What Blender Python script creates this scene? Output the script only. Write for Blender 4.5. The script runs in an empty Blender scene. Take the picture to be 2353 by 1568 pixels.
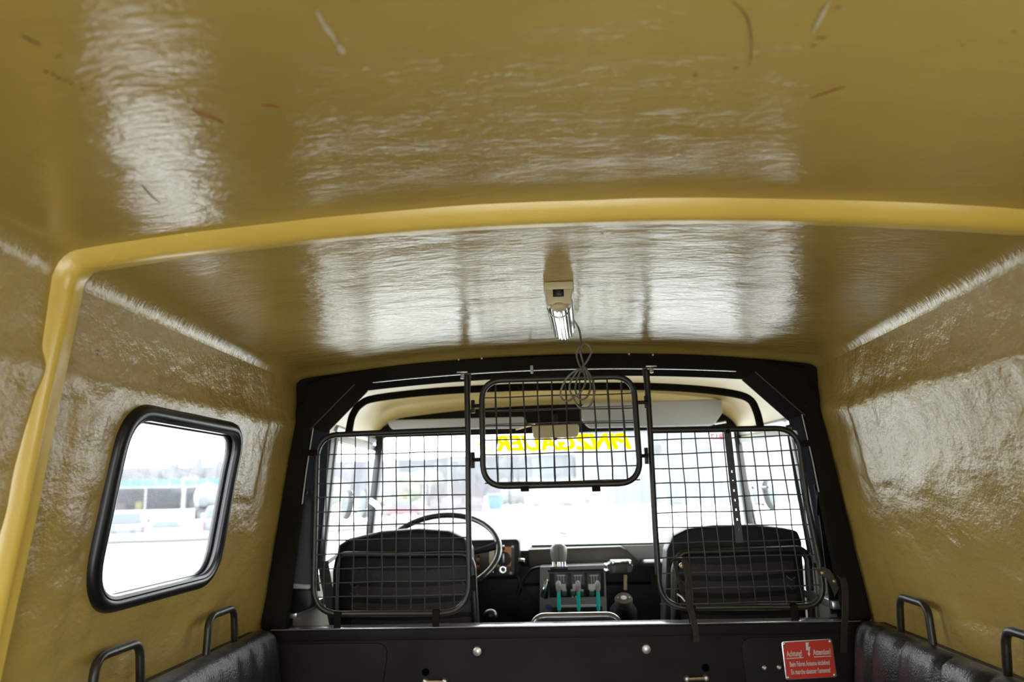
import bpy, bmesh, math, random
from mathutils import Vector, Matrix, noise
random.seed(11)
S = bpy.context.scene
C = S.collection
PI = math.pi

# ---------------------------------------------------------------- camera
FPX, CX, CY = 1830.0, 2353 / 2, 1568 / 2            # 28 mm lens on a 36 mm sensor
_t = math.radians(-1.9)
_dy = Vector((1278 - CX, 1128 - CY, FPX)).normalized()
_k = -(math.cos(_t) * _dy.x + math.sin(_t) * _dy.y) / _dy.z
_dx = Vector((math.cos(_t), math.sin(_t), _k)).normalized()
_dz = _dx.cross(_dy)
if _dz.y > 0: _dz = -_dz
ROT = Matrix((_dx, _dy, _dz))
EYE = Vector((0, 0, 1.15))
cd = bpy.data.cameras.new('camera'); cam = bpy.data.objects.new('camera', cd); C.objects.link(cam)
cd.lens = 28.0; cd.sensor_width = 36.0; cd.clip_start = 0.02; cd.clip_end = 2000
_r, _u, _b = ROT @ Vector((1, 0, 0)), ROT @ Vector((0, -1, 0)), ROT @ Vector((0, 0, -1))
cam.matrix_world = Matrix(((_r.x, _u.x, _b.x, EYE.x), (_r.y, _u.y, _b.y, EYE.y), (_r.z, _u.z, _b.z, EYE.z), (0, 0, 0, 1)))
cd.dof.use_dof = True; cd.dof.focus_distance = 1.75; cd.dof.aperture_fstop = 3.6
S.camera = cam

# ---------------------------------------------------------------- overcast daylight
SKY = 9.0
w = bpy.data.worlds.new('overcast'); S.world = w; w.use_nodes = True
bg = w.node_tree.nodes['Background']; bg.inputs[0].default_value = (0.93, 0.97, 1.0, 1); bg.inputs[1].default_value = SKY
S.view_settings.view_transform = 'Standard'; S.view_settings.look = 'None'
S.view_settings.exposure = 0.0; S.view_settings.gamma = 1.0; S.view_settings.use_curve_mapping = False
S.cycles.max_bounces = 14; S.cycles.diffuse_bounces = 8; S.cycles.transparent_max_bounces = 24
S.cycles.caustics_reflective = True; S.cycles.sample_clamp_indirect = 12.0

def ray(px, py): return ROT @ Vector((px - CX, py - CY, FPX))
def at(px, py, Y):
    r = ray(px, py); return EYE + r * (Y / r.y)
def atx(px, py, X):
    r = ray(px, py); return EYE + r * (X / r.x)
def atz(px, py, Z):
    r = ray(px, py); return EYE + r * ((Z - EYE.z) / r.z)

# ---------------------------------------------------------------- materials
def nodes(m):
    m.use_nodes = True; nt = m.node_tree; return nt, nt.nodes, nt.links
def mat(name, col, rough=.5, metal=0., bump=0., bscale=60., var=.0, vscale=6., spec=.5, stretch=None, coat=0., bdist=.01):
    m = bpy.data.materials.new(name); nt, n, l = nodes(m); p = n['Principled BSDF']
    p.inputs['Base Color'].default_value = (*col, 1); p.inputs['Roughness'].default_value = rough
    p.inputs['Metallic'].default_value = metal; p.inputs['Specular IOR Level'].default_value = spec
    p.inputs['Coat Weight'].default_value = coat
    tc = n.new('ShaderNodeTexCoord'); mp = n.new('ShaderNodeMapping'); l.new(tc.outputs['Object'], mp.inputs[0])
    if stretch: mp.inputs['Scale'].default_value = stretch
    if var:
        t = n.new('ShaderNodeTexNoise'); t.inputs['Scale'].default_value = vscale; t.inputs['Detail'].default_value = 4
        l.new(mp.outputs[0], t.inputs['Vector'])
        r = n.new('ShaderNodeValToRGB'); r.color_ramp.elements[0].position = .3; r.color_ramp.elements[1].position = .72
        r.color_ramp.elements[0].color = (*[c * (1 - var) for c in col], 1); r.color_ramp.elements[1].color = (*[min(1, c * (1 + var)) for c in col], 1)
        l.new(t.outputs['Fac'], r.inputs[0]); l.new(r.outputs[0], p.inputs['Base Color'])
    if bump:
        t = n.new('ShaderNodeTexNoise'); t.inputs['Scale'].default_value = bscale; t.inputs['Detail'].default_value = 3
        l.new(mp.outputs[0], t.inputs['Vector'])
        b = n.new('ShaderNodeBump'); b.inputs['Strength'].default_value = bump; b.inputs['Distance'].default_value = bdist
        l.new(t.outputs['Fac'], b.inputs['Height']); l.new(b.outputs[0], p.inputs['Normal'])
    return m

def fibreglass(name, col, stretch, s1, b1, b2, rough):
    """glossy brushed-on gelcoat over glass mat: colour drift, grime specks, lay-up ripples"""
    m = bpy.data.materials.new(name); nt, n, l = nodes(m); p = n['Principled BSDF']
    tc = n.new('ShaderNodeTexCoord'); mp = n.new('ShaderNodeMapping'); mp.inputs['Scale'].default_value = stretch
    l.new(tc.outputs['Object'], mp.inputs[0])
    t = n.new('ShaderNodeTexNoise'); t.inputs['Scale'].default_value = 2.4; t.inputs['Detail'].default_value = 5; l.new(tc.outputs['Object'], t.inputs['Vector'])
    r = n.new('ShaderNodeValToRGB'); e = r.color_ramp.elements; e[0].position = .3; e[1].position = .7
    e[0].color = (col[0] * .88, col[1] * .84, col[2] * .8, 1); e[1].color = (col[0] * 1.08, col[1] * 1.1, col[2] * 1.12, 1); l.new(t.outputs['Fac'], r.inputs[0])
    g = n.new('ShaderNodeTexNoise'); g.inputs['Scale'].default_value = 110; g.inputs['Detail'].default_value = 2; l.new(tc.outputs['Object'], g.inputs['Vector'])
    gr = n.new('ShaderNodeValToRGB'); gr.color_ramp.elements[0].position = .79; gr.color_ramp.elements[1].position = .82
    gr.color_ramp.elements[0].color = (0, 0, 0, 1); gr.color_ramp.elements[1].color = (1, 1, 1, 1); l.new(g.outputs['Fac'], gr.inputs[0])
    mx = n.new('ShaderNodeMix'); mx.data_type = 'RGBA'; l.new(gr.outputs[0], mx.inputs[0]); l.new(r.outputs[0], mx.inputs[6]); mx.inputs[7].default_value = (.12, .08, .03, 1)
    l.new(mx.outputs[2], p.inputs['Base Color'])
    a = n.new('ShaderNodeTexNoise'); a.inputs['Scale'].default_value = s1; a.inputs['Detail'].default_value = 4; a.inputs['Roughness'].default_value = .6; l.new(mp.outputs[0], a.inputs['Vector'])
    c = n.new('ShaderNodeTexNoise'); c.inputs['Scale'].default_value = s1 * .22; c.inputs['Detail'].default_value = 1; l.new(mp.outputs[0], c.inputs['Vector'])
    B1 = n.new('ShaderNodeBump'); B1.inputs['Strength'].default_value = b1; B1.inputs['Distance'].default_value = .012; l.new(c.outputs['Fac'], B1.inputs['Height'])
    B2 = n.new('ShaderNodeBump'); B2.inputs['Strength'].default_value = b2; B2.inputs['Distance'].default_value = .004; l.new(a.outputs['Fac'], B2.inputs['Height']); l.new(B1.outputs[0], B2.inputs['Normal'])
    l.new(B2.outputs[0], p.inputs['Normal'])
    rr = n.new('ShaderNodeMapRange'); rr.inputs[3].default_value = rough * .7; rr.inputs[4].default_value = rough * 1.4; l.new(t.outputs['Fac'], rr.inputs[0]); l.new(rr.outputs[0], p.inputs['Roughness'])
    p.inputs['Specular IOR Level'].default_value = .95
    return m

def glass(name, tint=(.97, .99, .98), gloss=.045, dust=.02):
    m = bpy.data.materials.new(name); nt, n, l = nodes(m); n.remove(n['Principled BSDF']); o = n['Material Output']
    tr = n.new('ShaderNodeBsdfTransparent'); tr.inputs[0].default_value = (*tint, 1)
    gl = n.new('ShaderNodeBsdfGlossy'); gl.inputs['Roughness'].default_value = .03
    tl = n.new('ShaderNodeBsdfTranslucent'); tl.inputs[0].default_value = (.85, .9, .95, 1)
    a = n.new('ShaderNodeMixShader'); a.inputs[0].default_value = gloss; l.new(tr.outputs[0], a.inputs[1]); l.new(gl.outputs[0], a.inputs[2])
    b = n.new('ShaderNodeMixShader'); b.inputs[0].default_value = dust; l.new(a.outputs[0], b.inputs[1]); l.new(tl.outputs[0], b.inputs[2])
    l.new(b.outputs[0], o.inputs['Surface']); return m
def vinyl(name, col):
    m = bpy.data.materials.new(name); nt, n, l = nodes(m); n.remove(n['Principled BSDF']); o = n['Material Output']
    tl = n.new('ShaderNodeBsdfTranslucent'); tl.inputs[0].default_value = (*col, 1)
    df = n.new('ShaderNodeBsdfDiffuse'); df.inputs[0].default_value = (*col, 1)
    a = n.new('ShaderNodeMixShader'); a.inputs[0].default_value = .25; l.new(tl.outputs[0], a.inputs[1]); l.new(df.outputs[0], a.inputs[2]); l.new(a.outputs[0], o.inputs['Surface']); return m

YEL = (.475, .335, .085)
M = {}
M['roof'] = fibreglass('fibreglass_roof', YEL, (.6, 1.6, 1), 58, .16, .34, .15)
M['wall'] = fibreglass('fibreglass_wall', YEL, (1, 1, 1.4), 60, .4, .5, .22)
M['rib'] = fibreglass('fibreglass_rib_lit', (.84, .585, .11), (1, 1, 1), 26, .15, .2, .24)  # roof yellow raised to paint in the rear light on the rib
M['cabroof'] = fibreglass('cab_fibreglass', (.52, .38, .13), (1, 1, 1), 20, .1, .05, .35)
M['steel'] = mat('dark_olive_steel', (.016, .0135, .010), .85, 0, .08, 90, .25, 5, spec=0)
M['bulk'] = mat('bulkhead_paint', (.012, .0105, .008), .6, 0, .06, 70, .3, 7, spec=.15)
M['tube'] = mat('guard_tube_paint', (.020, .017, .012), .38, 0, .05, 120, .3, 30)
M['wire'] = mat('guard_wire_paint', (.025, .022, .018), .45)
M['pillar'] = mat('cab_pillar_paint', (.020, .022, .026), .7, spec=0)
M['edge'] = mat('glossy_highlight_edge', (.10, .10, .10), .25, .4)  # lighter gloss that stands for highlights along the frame edges
M['bulktop'] = mat('pale_windscreen_glare', (.34, .34, .36), .18, .6, .05, 60)  # pale metal tone painted in for the windscreen reflection
M['mirgrey'] = mat('mirror_housing_grey', (.055, .055, .055), .45)
M['mirdark'] = mat('mirror_housing_dark', (.022, .022, .02), .4)
M['dimzinc'] = mat('dull_spring_steel', (.12, .11, .10), .45, .6)
M['floor'] = mat('pale_bounce_floor', (.42, .36, .26), .6, 0, .05, 30, .2, 4)  # unseen floor kept pale to bounce daylight onto the roof
M['hole'] = mat('open_hole_black', (.002, .002, .002), 1, spec=0)
M['rubber'] = mat('black_rubber', (.008, .008, .009), .32)
M['black'] = mat('black_plastic', (.007, .007, .008), .42, spec=.25)
M['vinylblack'] = mat('black_vinyl', (.009, .009, .010), .45, 0, .25, 260, .15, 12, spec=.25)
M['leather'] = mat('dark_grey_leatherette', (.020, .022, .026), .29, 0, .2, 240, .1, 9)
M['chrome'] = mat('chrome', (.75, .76, .78), .16, 1)
M['zinc'] = mat('zinc_bolt', (.55, .53, .48), .35, .8)
M['alu'] = mat('brushed_aluminium', (.62, .64, .66), .3, .9, .05, 80)
M['cream'] = mat('cream_plastic', (.60, .51, .30), .35)
M['lens'] = mat('clear_ribbed_lens', (.88, .88, .86), .14, .55, 0, coat=.6)
M['cable'] = mat('grey_cable', (.16, .145, .11), .5)
M['visor'] = mat('grey_visor_vinyl', (.47, .48, .475), .55, 0, .1, 200)
M['beige'] = mat('beige_mirror_back', (.52, .43, .26), .5)
M['olive'] = mat('olive_dash_paint', (.050, .045, .030), .45, 0, .04, 60, .2, 8)
M['grey'] = mat('grey_console_paint', (.16, .155, .14), .4, 0, .03, 60, .12, 10)
M['teal'] = mat('turquoise_lever_paint', (.02, .66, .60), .3)
M['glossblack'] = mat('gloss_black_plastic', (.012, .012, .014), .2)
M['knobgrey'] = mat('grey_lever_knob', (.32, .31, .32), .3)
M['red'] = mat('red_enamel', (.55, .028, .006), .4)
M['white'] = mat('white_print', (.62, .60, .56), .5)
M['orange'] = mat('orange_plate', (.62, .26, .06), .45)
M['green'] = mat('green_tag', (.01, .10, .045), .45)
M['blue'] = mat('blue_knob', (.02, .05, .22), .3)
M['belt'] = mat('black_webbing', (.010, .011, .014), .5, 0, .2, 300)
M['strap'] = mat('brown_leather_strap', (.022, .016, .011), .6, 0, .3, 90, .3, 20)
M['brass'] = mat('worn_brass', (.42, .32, .18), .35, .8)
M['doorgrey'] = mat('pale_door_trim', (.42, .43, .41), .45)
M['doorcream'] = mat('cream_door_panel', (.50, .49, .40), .5)
M['glass'] = glass('clear_glass')
M['decal'] = vinyl('yellow_decal', (.95, .80, .0))
M['decalred'] = vinyl('red_decal', (.85, .05, .05))
M['mirror'] = mat('mirror_glass', (.13, .15, .16), .06, 1)
M['scratchred'] = mat('red_crayon', (.30, .06, .02), .5)
M['smear'] = mat('pale_smear', (.58, .52, .36), .3)
M['grime'] = mat('grime_mark', (.13, .09, .04), .6)
# outdoors
M['road'] = mat('pale_concrete', (.48, .48, .47), .8, 0, 0, 8, .08, .3)
M['kerb'] = mat('kerb_stone', (.070, .070, .075), .8)
M['grass'] = mat('dry_grass', (.112, .110, .080), .9, 0, 0, 8, .25, 1.5)
M['truckwhite'] = mat('white_car_paint', (.120, .126, .136), .35)
M['carglass'] = mat('tinted_car_glass', (0.070, 0.091, 0.105), .3)
M['tyre'] = mat('tyre', (0.042, 0.042, 0.042), .7)
M['shedwall'] = mat('shed_dark_wall', (0.084, 0.084, 0.095), .8, 0, 0, 8, .25, 2.2)
M['tealroof'] = mat('teal_sheet_roof', (.030, .085, .075), .6, 0, 0, 8, .1, 1, spec=.05)
M['shedtrim'] = mat('shed_pale_trim', (0.182, 0.182, 0.182), .7)
M['corr'] = mat('pale_corrugated_sheet', (0.150, 0.158, 0.171), .6, 0, 0, 8, .04, .6)
M['brown'] = mat('weathered_brown_timber', (0.095, 0.081, 0.091), .8, 0, 0, 8, .25, 3)
M['redcar'] = mat('red_car_paint', (0.140, 0.070, 0.084), .4)
M['yelmach'] = mat('yellow_machine_paint', (0.182, 0.154, 0.070), .5)
M['bluebin'] = mat('blue_bin_paint', (0.049, 0.105, 0.140), .5)
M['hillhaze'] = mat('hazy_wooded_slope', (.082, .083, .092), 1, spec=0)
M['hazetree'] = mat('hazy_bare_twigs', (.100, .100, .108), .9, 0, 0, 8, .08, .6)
M['greentree'] = mat('spring_green_leaves', (0.164, 0.175, 0.140), .9, 0, 0, 8, .2, 1.2)
M['bark'] = mat('grey_bark', (0.112, 0.105, 0.098), .9)

# ---------------------------------------------------------------- mesh builder
class MB:
    def __init__(s): s.v = []; s.f = []
    def add(s, vs, fs):
        b = len(s.v); s.v += [Vector(v) for v in vs]; s.f += [tuple(i + b for i in f) for f in fs]; return s
    def box(s, c, d, rot=None):
        c = Vector(c); vs = []
        for x in (-.5, .5):
            for y in (-.5, .5):
                for z in (-.5, .5):
                    q = Vector((x * d[0], y * d[1], z * d[2])); vs.append(c + (rot @ q if rot else q))
        return s.add(vs, [(0, 1, 3, 2), (4, 6, 7, 5), (0, 4, 5, 1), (2, 3, 7, 6), (0, 2, 6, 4), (1, 5, 7, 3)])
    def prism(s, poly, d):
        """poly: 3D points of a flat outline, d: extrusion vector"""
        n = len(poly); d = Vector(d); a = [Vector(p) for p in poly]
        return s.add(a + [p + d for p in a], [tuple(range(n))[::-1], tuple(range(n, 2 * n))] + [(i, (i + 1) % n, n + (i + 1) % n, n + i) for i in range(n)])
    def tube(s, path, r, n=8, closed=False, flat=None):
        P = [Vector(p) for p in path]; m = len(P); T = []
        for i in range(m):
            a = P[(i - 1) % m] if (closed or i > 0) else P[i]; b = P[(i + 1) % m] if (closed or i < m - 1) else P[i]
            T.append((b - a).normalized())
        up = Vector((0, 0, 1)) if abs(T[0].z) < .9 else Vector((0, 1, 0))
        N = (up - T[0] * up.dot(T[0])).normalized(); vs = []
        for i in range(m):
            N = (N - T[i] * N.dot(T[i]))
            N = N.normalized() if N.length > 1e-6 else T[i].orthogonal().normalized()
            B = T[i].cross(N); R = r[i] if isinstance(r, (list, tuple)) else r
            for k in range(n):
                a = 2 * PI * k / n; vs.append(P[i] + (N * math.cos(a) * (flat or 1) + B * math.sin(a)) * R)
        fs = []
        for i in range(m if closed else m - 1):
            j = (i + 1) % m
            for k in range(n): fs.append((i * n + k, i * n + (k + 1) % n, j * n + (k + 1) % n, j * n + k))
        if not closed: fs += [tuple(range(n))[::-1], tuple(range((m - 1) * n, m * n))]
        return s.add(vs, fs)
    def ribbon(s, path, wvec, th):
        """flat strap: path points, width vectors (list or one), thickness along the normal"""
        P = [Vector(p) for p in path]; vs = []; m = len(P)
        for i in range(m):
            t = (P[min(i + 1, m - 1)] - P[max(i - 1, 0)]).normalized(); wv = Vector(wvec[i] if isinstance(wvec, list) else wvec)
            nn = t.cross(wv).normalized() * th * .5
            vs += [P[i] - wv / 2 - nn, P[i] + wv / 2 - nn, P[i] + wv / 2 + nn, P[i] - wv / 2 + nn]
        fs = [(i * 4 + k, i * 4 + (k + 1) % 4, i * 4 + 4 + (k + 1) % 4, i * 4 + 4 + k) for i in range(m - 1) for k in range(4)]
        return s.add(vs, fs + [(3, 2, 1, 0), tuple(range(4 * m - 4, 4 * m))])
    def lathe(s, prof, c, ax=(0, 0, 1), n=16):
        """prof: (radius, height) along axis"""
        ax = Vector(ax).normalized(); u = ax.orthogonal().normalized(); v = ax.cross(u); c = Vector(c); vs = []
        for r, h in prof:
            for k in range(n):
                a = 2 * PI * k / n; vs.append(c + ax * h + (u * math.cos(a) + v * math.sin(a)) * max(r, 1e-5))
        m = len(prof)
        fs = [(i * n + k, i * n + (k + 1) % n, (i + 1) * n + (k + 1) % n, (i + 1) * n + k) for i in range(m - 1) for k in range(n)]
        return s.add(vs, fs + [tuple(range(n))[::-1], tuple(range((m - 1) * n, m * n))])
    def ball(s, c, r, n=12, m=8):
        r = r if hasattr(r, '__len__') else (r, r, r); vs = []; c = Vector(c)
        for i in range(m + 1):
            t = PI * i / m
            for k in range(n):
                a = 2 * PI * k / n; vs.append(c + Vector((r[0] * max(math.sin(t), 1e-4) * math.cos(a), r[1] * max(math.sin(t), 1e-4) * math.sin(a), r[2] * math.cos(t))))
        fs = [(i * n + k, (i + 1) * n + k, (i + 1) * n + (k + 1) % n, i * n + (k + 1) % n) for i in range(m) for k in range(n)]
        return s.add(vs, fs)
    def loft(s, rings, cap=True):
        n = len(rings[0]); m = len(rings)
        fs = [(i * n + k, i * n + (k + 1) % n, (i + 1) * n + (k + 1) % n, (i + 1) * n + k) for i in range(m - 1) for k in range(n)]
        if cap: fs += [tuple(range(n))[::-1], tuple(range((m - 1) * n, m * n))]
        return s.add([p for r in rings for p in r], fs)
    def grid(s, fn, nu, nv, keep=None):
        vs = [fn(i / nu, j / nv) for j in range(nv + 1) for i in range(nu + 1)]; fs = []
        for j in range(nv):
            for i in range(nu):
                a = j * (nu + 1) + i; q = (a, a + 1, a + nu + 2, a + nu + 1)
                if keep is None or keep(sum((Vector(vs[k]) for k in q), Vector()) / 4): fs.append(q)
        return s.add(vs, fs)
    def build(s, name, m, parent=None, bevel=0., seg=2, ang=38, fix=True):
        me = bpy.data.meshes.new(name); bm = bmesh.new()
        vv = [bm.verts.new(v) for v in s.v]
        for f in s.f:
            try: bm.faces.new([vv[i] for i in f])
            except ValueError: pass
        bmesh.ops.remove_doubles(bm, verts=bm.verts, dist=1e-6)
        loose = [v for v in bm.verts if not v.link_faces]
        if loose: bmesh.ops.delete(bm, geom=loose, context='VERTS')
        if fix: bmesh.ops.recalc_face_normals(bm, faces=bm.faces)
        if bevel:
            es = [e for e in bm.edges if len(e.link_faces) == 2 and e.calc_face_angle(0) > .5]
            bmesh.ops.bevel(bm, geom=es, offset=bevel, segments=seg, affect='EDGES', profile=.5, clamp_overlap=True)
        for f in bm.faces: f.smooth = True
        bm.to_mesh(me); bm.free()
        me.set_sharp_from_angle(angle=math.radians(ang))
        o = bpy.data.objects.new(name, me); C.objects.link(o)
        if m: me.materials.append(M[m] if isinstance(m, str) else m)
        if parent: o.parent = parent
        return o

def tag(o, label=None, cat=None, group=None, kind=None):
    if label: o['label'] = label
    if cat: o['category'] = cat
    if group: o['group'] = group
    if kind: o['kind'] = kind
    return o
def thing(name, label, cat, group=None, loc=(0, 0, 0), rz=0, kind=None):
    o = bpy.data.objects.new(name, None); C.objects.link(o); o.empty_display_size = .05
    o.location = loc; o.rotation_euler = (0, 0, rz); return tag(o, label, cat, group, kind)
def catmull(pts, k=6, closed=False):
    P = [Vector(p) for p in pts]; n = len(P); out = []
    for i in range(n if closed else n - 1):
        g = (lambda j: P[j % n]) if closed else (lambda j: P[max(0, min(n - 1, j))])
        a, b, c, d = g(i - 1), g(i), g(i + 1), g(i + 2)
        for q in range(k):
            t = q / k; out.append(.5 * (2 * b + (c - a) * t + (2 * a - 5 * b + 4 * c - d) * t * t + (3 * b - a - 3 * c + d) * t ** 3))
    if not closed: out.append(P[-1])
    return out
def fillet(pts, rads, closed=True, k=6):
    """polyline with rounded corners"""
    P = [Vector(p) for p in pts]; n = len(P); out = []
    for i in range(n):
        r = rads[i] if hasattr(rads, '__len__') else rads
        if (not closed and i in (0, n - 1)) or r <= 0: out.append(P[i]); continue
        a, b, c = P[(i - 1) % n], P[i], P[(i + 1) % n]
        u = (a - b).normalized(); v = (c - b).normalized(); h = u.angle(v) / 2
        d = min(r / math.tan(h), (a - b).length * .49, (c - b).length * .49); p0 = b + u * d; p1 = b + v * d
        for q in range(k + 1):
            t = q / k; out.append(p0 * (1 - t) ** 2 + b * (2 * t * (1 - t)) * .93 + (p0 + p1) * .5 * (2 * t * (1 - t)) * .07 + p1 * t * t)
    return out
def text_part(body, m, parent, size, origin, xv, zv, name='lettering', shear=0., bold=0., depth=.0006, wide=1., align='CENTER'):
    cu = bpy.data.curves.new('t', 'FONT'); cu.body = body; cu.size = size; cu.shear = shear; cu.offset = bold; cu.align_x = align; cu.extrude = depth; cu.resolution_u = 3
    ob = bpy.data.objects.new('t', cu); C.objects.link(ob); bpy.context.view_layer.update()
    me = bpy.data.meshes.new_from_object(ob.evaluated_get(bpy.context.evaluated_depsgraph_get())); bpy.data.objects.remove(ob)
    xv = Vector(xv).normalized(); zv = Vector(zv).normalized(); nv = xv.cross(zv); org = Vector(origin)
    for v in me.vertices: v.co = org + xv * v.co.x * wide + zv * v.co.y + nv * v.co.z
    me.name = name; me.materials.clear(); me.materials.append(M[m]); o = bpy.data.objects.new(name, me); C.objects.link(o); o.parent = parent; return o

# ================================================================= THE SHELL OF THE REAR BODY
WZ = [(-.05, .836), (.0, .835), (.81, .818), (1.2, .760), (1.30, .743), (1.338, .733), (1.350, .732), (1.366, .737), (1.38, .7375), (1.42, .735), (1.46, .731), (1.485, .729)]
def _xw(z):
    if z <= WZ[0][0]: return WZ[0][1]
    for (a, xa), (b, xb) in zip(WZ, WZ[1:]):
        if z <= b: return xa + (xb - xa) * (z - a) / (b - a)
    return WZ[-1][1]
def xw(z): return sum(_xw(z + d) for d in (-.008, -.004, 0, .004, .008)) / 5
def zc(Y):
    h = 1.5597 - (Y - 1.135) * .017 if Y < 1.135 else 1.5597 - (Y - 1.135) * .0215
    return h - (.010 * min(1, (Y - 2.14) / .06) ** 2 if Y > 2.14 else 0)
def ceil_xz(s, Y):
    """s -1..1 from left wall top over the arched roof to right wall top"""
    a = abs(s); c = zc(Y)
    if a < .90: x = .692 * a / .90; z = c - .043 * (x / .692) ** 2
    else:
        q = (a - .90) / .10; A, B, D = (.692, c - .043), (.726, c - .047), (xw(1.475) + .002, 1.464)
        x = A[0] * (1 - q) ** 2 + 2 * B[0] * q * (1 - q) + D[0] * q * q; z = A[1] * (1 - q) ** 2 + 2 * B[1] * q * (1 - q) + D[1] * q * q
    return math.copysign(x, s), z
def ns(a, b, c=0.): return noise.noise(Vector((a, b, c)))
Y0, Y1 = -.55, 2.34
def ceil_fn(u, v):
    Y = Y0 + (Y1 - Y0) * v; x, z = ceil_xz(2 * u - 1, Y)
    d = ns(x * 5, Y * 7) * .0016 + ns(x * 14, Y * 26, 3) * .0006
    return (x, Y, z + d * min(1, (1 - abs(2 * u - 1)) * 8))
ceiling = MB().grid(ceil_fn, 130, 250).build('ceiling', 'roof', fix=False)
tag(ceiling, 'glossy yellow fibreglass roof lining of the rear body', None, kind='structure')
def thick(o, t):
    md = o.modifiers.new('shell', 'SOLIDIFY'); md.thickness = t; md.offset = 1; return o

WY0, WY1, WZ0, WZ1, WR = 1.345, 1.850, .970, 1.308, .072           # side window, centre line of its rubber seal
def rr_inside(y, z, y0, y1, z0, z1, r):
    dy = max(y0 + r - y, 0, y - (y1 - r)); dz = max(z0 + r - z, 0, z - (z1 - r))
    return y0 <= y <= y1 and z0 <= z <= z1 and dy * dy + dz * dz <= r * r
def st(e0, e1, x):
    t = max(0, min(1, (x - e0) / (e1 - e0))); return t * t * (3 - 2 * t)
def patch(y, z, y0, y1, z0, z1): return st(y0, y0 + .012, y) * (1 - st(y1 - .012, y1, y)) * st(z0, z0 + .012, z) * (1 - st(z1 - .012, z1, z))
def wall_fn(side):
    def fn(u, v):
        Y = Y0 + (Y1 - Y0) * u; z = 1.475 * v; x = xw(z)
        d = ns(Y * 7, z * 10, side * 5) * .0030 + ns(Y * 19, z * 24, side) * .0012
        d += .0035 * patch(Y, z, 1.90, 2.03, 1.14, 1.345) + .003 * patch(Y, z, 1.20, 1.30, .9, 1.33) - .003 * patch(Y, z, 1.30, 2.2, .86, .93)
        d += .008 * st(2.14, 2.21, Y)
        d *= 1 - st(1.40, 1.468, z)
        return (side * (x - d), Y, z)
    return fn
def keep_l(c): return not rr_inside(c.y, c.z, WY0, WY1, WZ0, WZ1, WR)
wall_left = MB().grid(wall_fn(-1), 260, 150, keep_l).build('wall_left', 'wall', fix=False)
RY0, RY1 = .12, .72  # span of the unseen window added for light
def keep_r(c): return not rr_inside(c.y, c.z, RY0, RY1, WZ0, WZ1, WR)
wall_right = MB().grid(wall_fn(1), 260, 150, keep_r).build('wall_right', 'wall', fix=False)
for o, t in ((wall_left, 'yellow fibreglass side wall holding the small side window'), (wall_right, 'yellow fibreglass side wall behind the right bench')): tag(o, t, kind='structure')
tag(MB().box((0, .85, -.02), (1.68, 2.8, .04)).build('floor', 'floor'), kind='structure')
tag(MB().box((0, 2.85, -.05), (1.66, 1.25, .04)).build('floor_cab', 'black'), kind='structure')

# unseen rear wall added behind the camera, its opening shaped to admit daylight
rw = thing('wall_rear_added', 'unseen rear wall added with an opening for daylight', None, kind='structure')
for c_, d_ in (((0, -.56, 1.44), (1.50, .03, .36)), ((-.66, -.56, .66), (.36, .03, 1.32)), ((.66, -.56, .66), (.36, .03, 1.32))): MB().box(c_, d_).build('wall_panel', 'wall', rw)
def onwall(px, py, side):
    x = .75
    for _ in range(14): p = atx(px, py, side * x); x = xw(p.z)
    return p
def onceil(px, py):
    z = 1.55
    for _ in range(14):
        p = atz(px, py, z); s = max(-1, min(1, p.x / .692 * .90)); z = ceil_xz(s, p.y)[1]
    return p

# half-round stiffening rib over walls and roof
rp = []
for i in range(30): z = .02 + i * (1.463 - .02) / 29; rp.append((-(.835 - .021 * z if z < .81 else .818 - (z - .81) * .133), z))
for i in range(61):
    x, z = ceil_xz(-1 + 2 * i / 60, 1.135); rp.append((x, z))
rp += [(-x, z) for x, z in rp[:30][::-1]]
sec = [(-.036, -.006), (-.030, .006), (-.021, .017), (-.011, .0225), (0, .021), (.011, .0225), (.021, .017), (.030, .006), (.036, -.006)]
rings = []
for i, (x, z) in enumerate(rp):
    a, b = rp[max(0, i - 2)], rp[min(len(rp) - 1, i + 2)]; t = Vector((b[0] - a[0], b[1] - a[1])).normalized(); nx, nz = t.y, -t.x
    gv = 1 - st(1.25, 1.47, z); hs = (0, 0, 0, .0015, -.0055, .0015, 0, 0, 0); rings.append([(x + nx * (h + gv * hs[k]), 1.128 + y + .003 * ns(x * 3, z * 6), z + nz * (h + gv * hs[k])) for k, (y, h) in enumerate(sec)])
tag(MB().loft(rings, cap=False).build('trim_1', 'rib', ang=80), 'yellow moulded rib, rear light painted into its colour, crossing the roof and running down the walls', kind='structure')

# screws and stains on the fibreglass
for (px, py, s) in ((224, 810, -1), (525, 905, -1), (2068, 868, 1)):
    p = onwall(px, py, s); MB().lathe([(.0045, -.001), (.0045, .001), (.003, .0025), (.0008, .003)], p, (-s, 0, 0), 10).build('screw', 'zinc', wall_left if s < 0 else wall_right)
for px, py in ((163, 640), (160, 690), (158, 705), (156, 720), (155, 738), (154, 756), (152, 770), (150, 785), (149, 800), (146, 815), (135, 870), (248, 640)):
    p = onwall(px, py, -1); MB().ball((p.x + .003, p.y, p.z), (.0012, .0018, .0026), 7, 4).build('speck', 'grime', wall_left)
def mark(name, pts, wd, m):
    P = [onceil(*p) for p in pts]; mb = MB(); Q = catmull(P, 4)
    for i, q in enumerate(Q): q.z -= .0012
    k = len(Q); ws = []
    for i in range(k):
        t = (Q[min(i + 1, k - 1)] - Q[max(i - 1, 0)]).normalized(); ws.append(Vector((-t.y, t.x, 0)) * wd * (.25 + .75 * math.sin(PI * (i + .5) / k)) * random.uniform(.7, 1.3))
    mb.ribbon(Q, ws, .0006).build(name, m, ceiling)
mark('scratch', [(440, 250), (465, 263), (485, 268), (513, 281)], .0022, 'scratchred')
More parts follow.
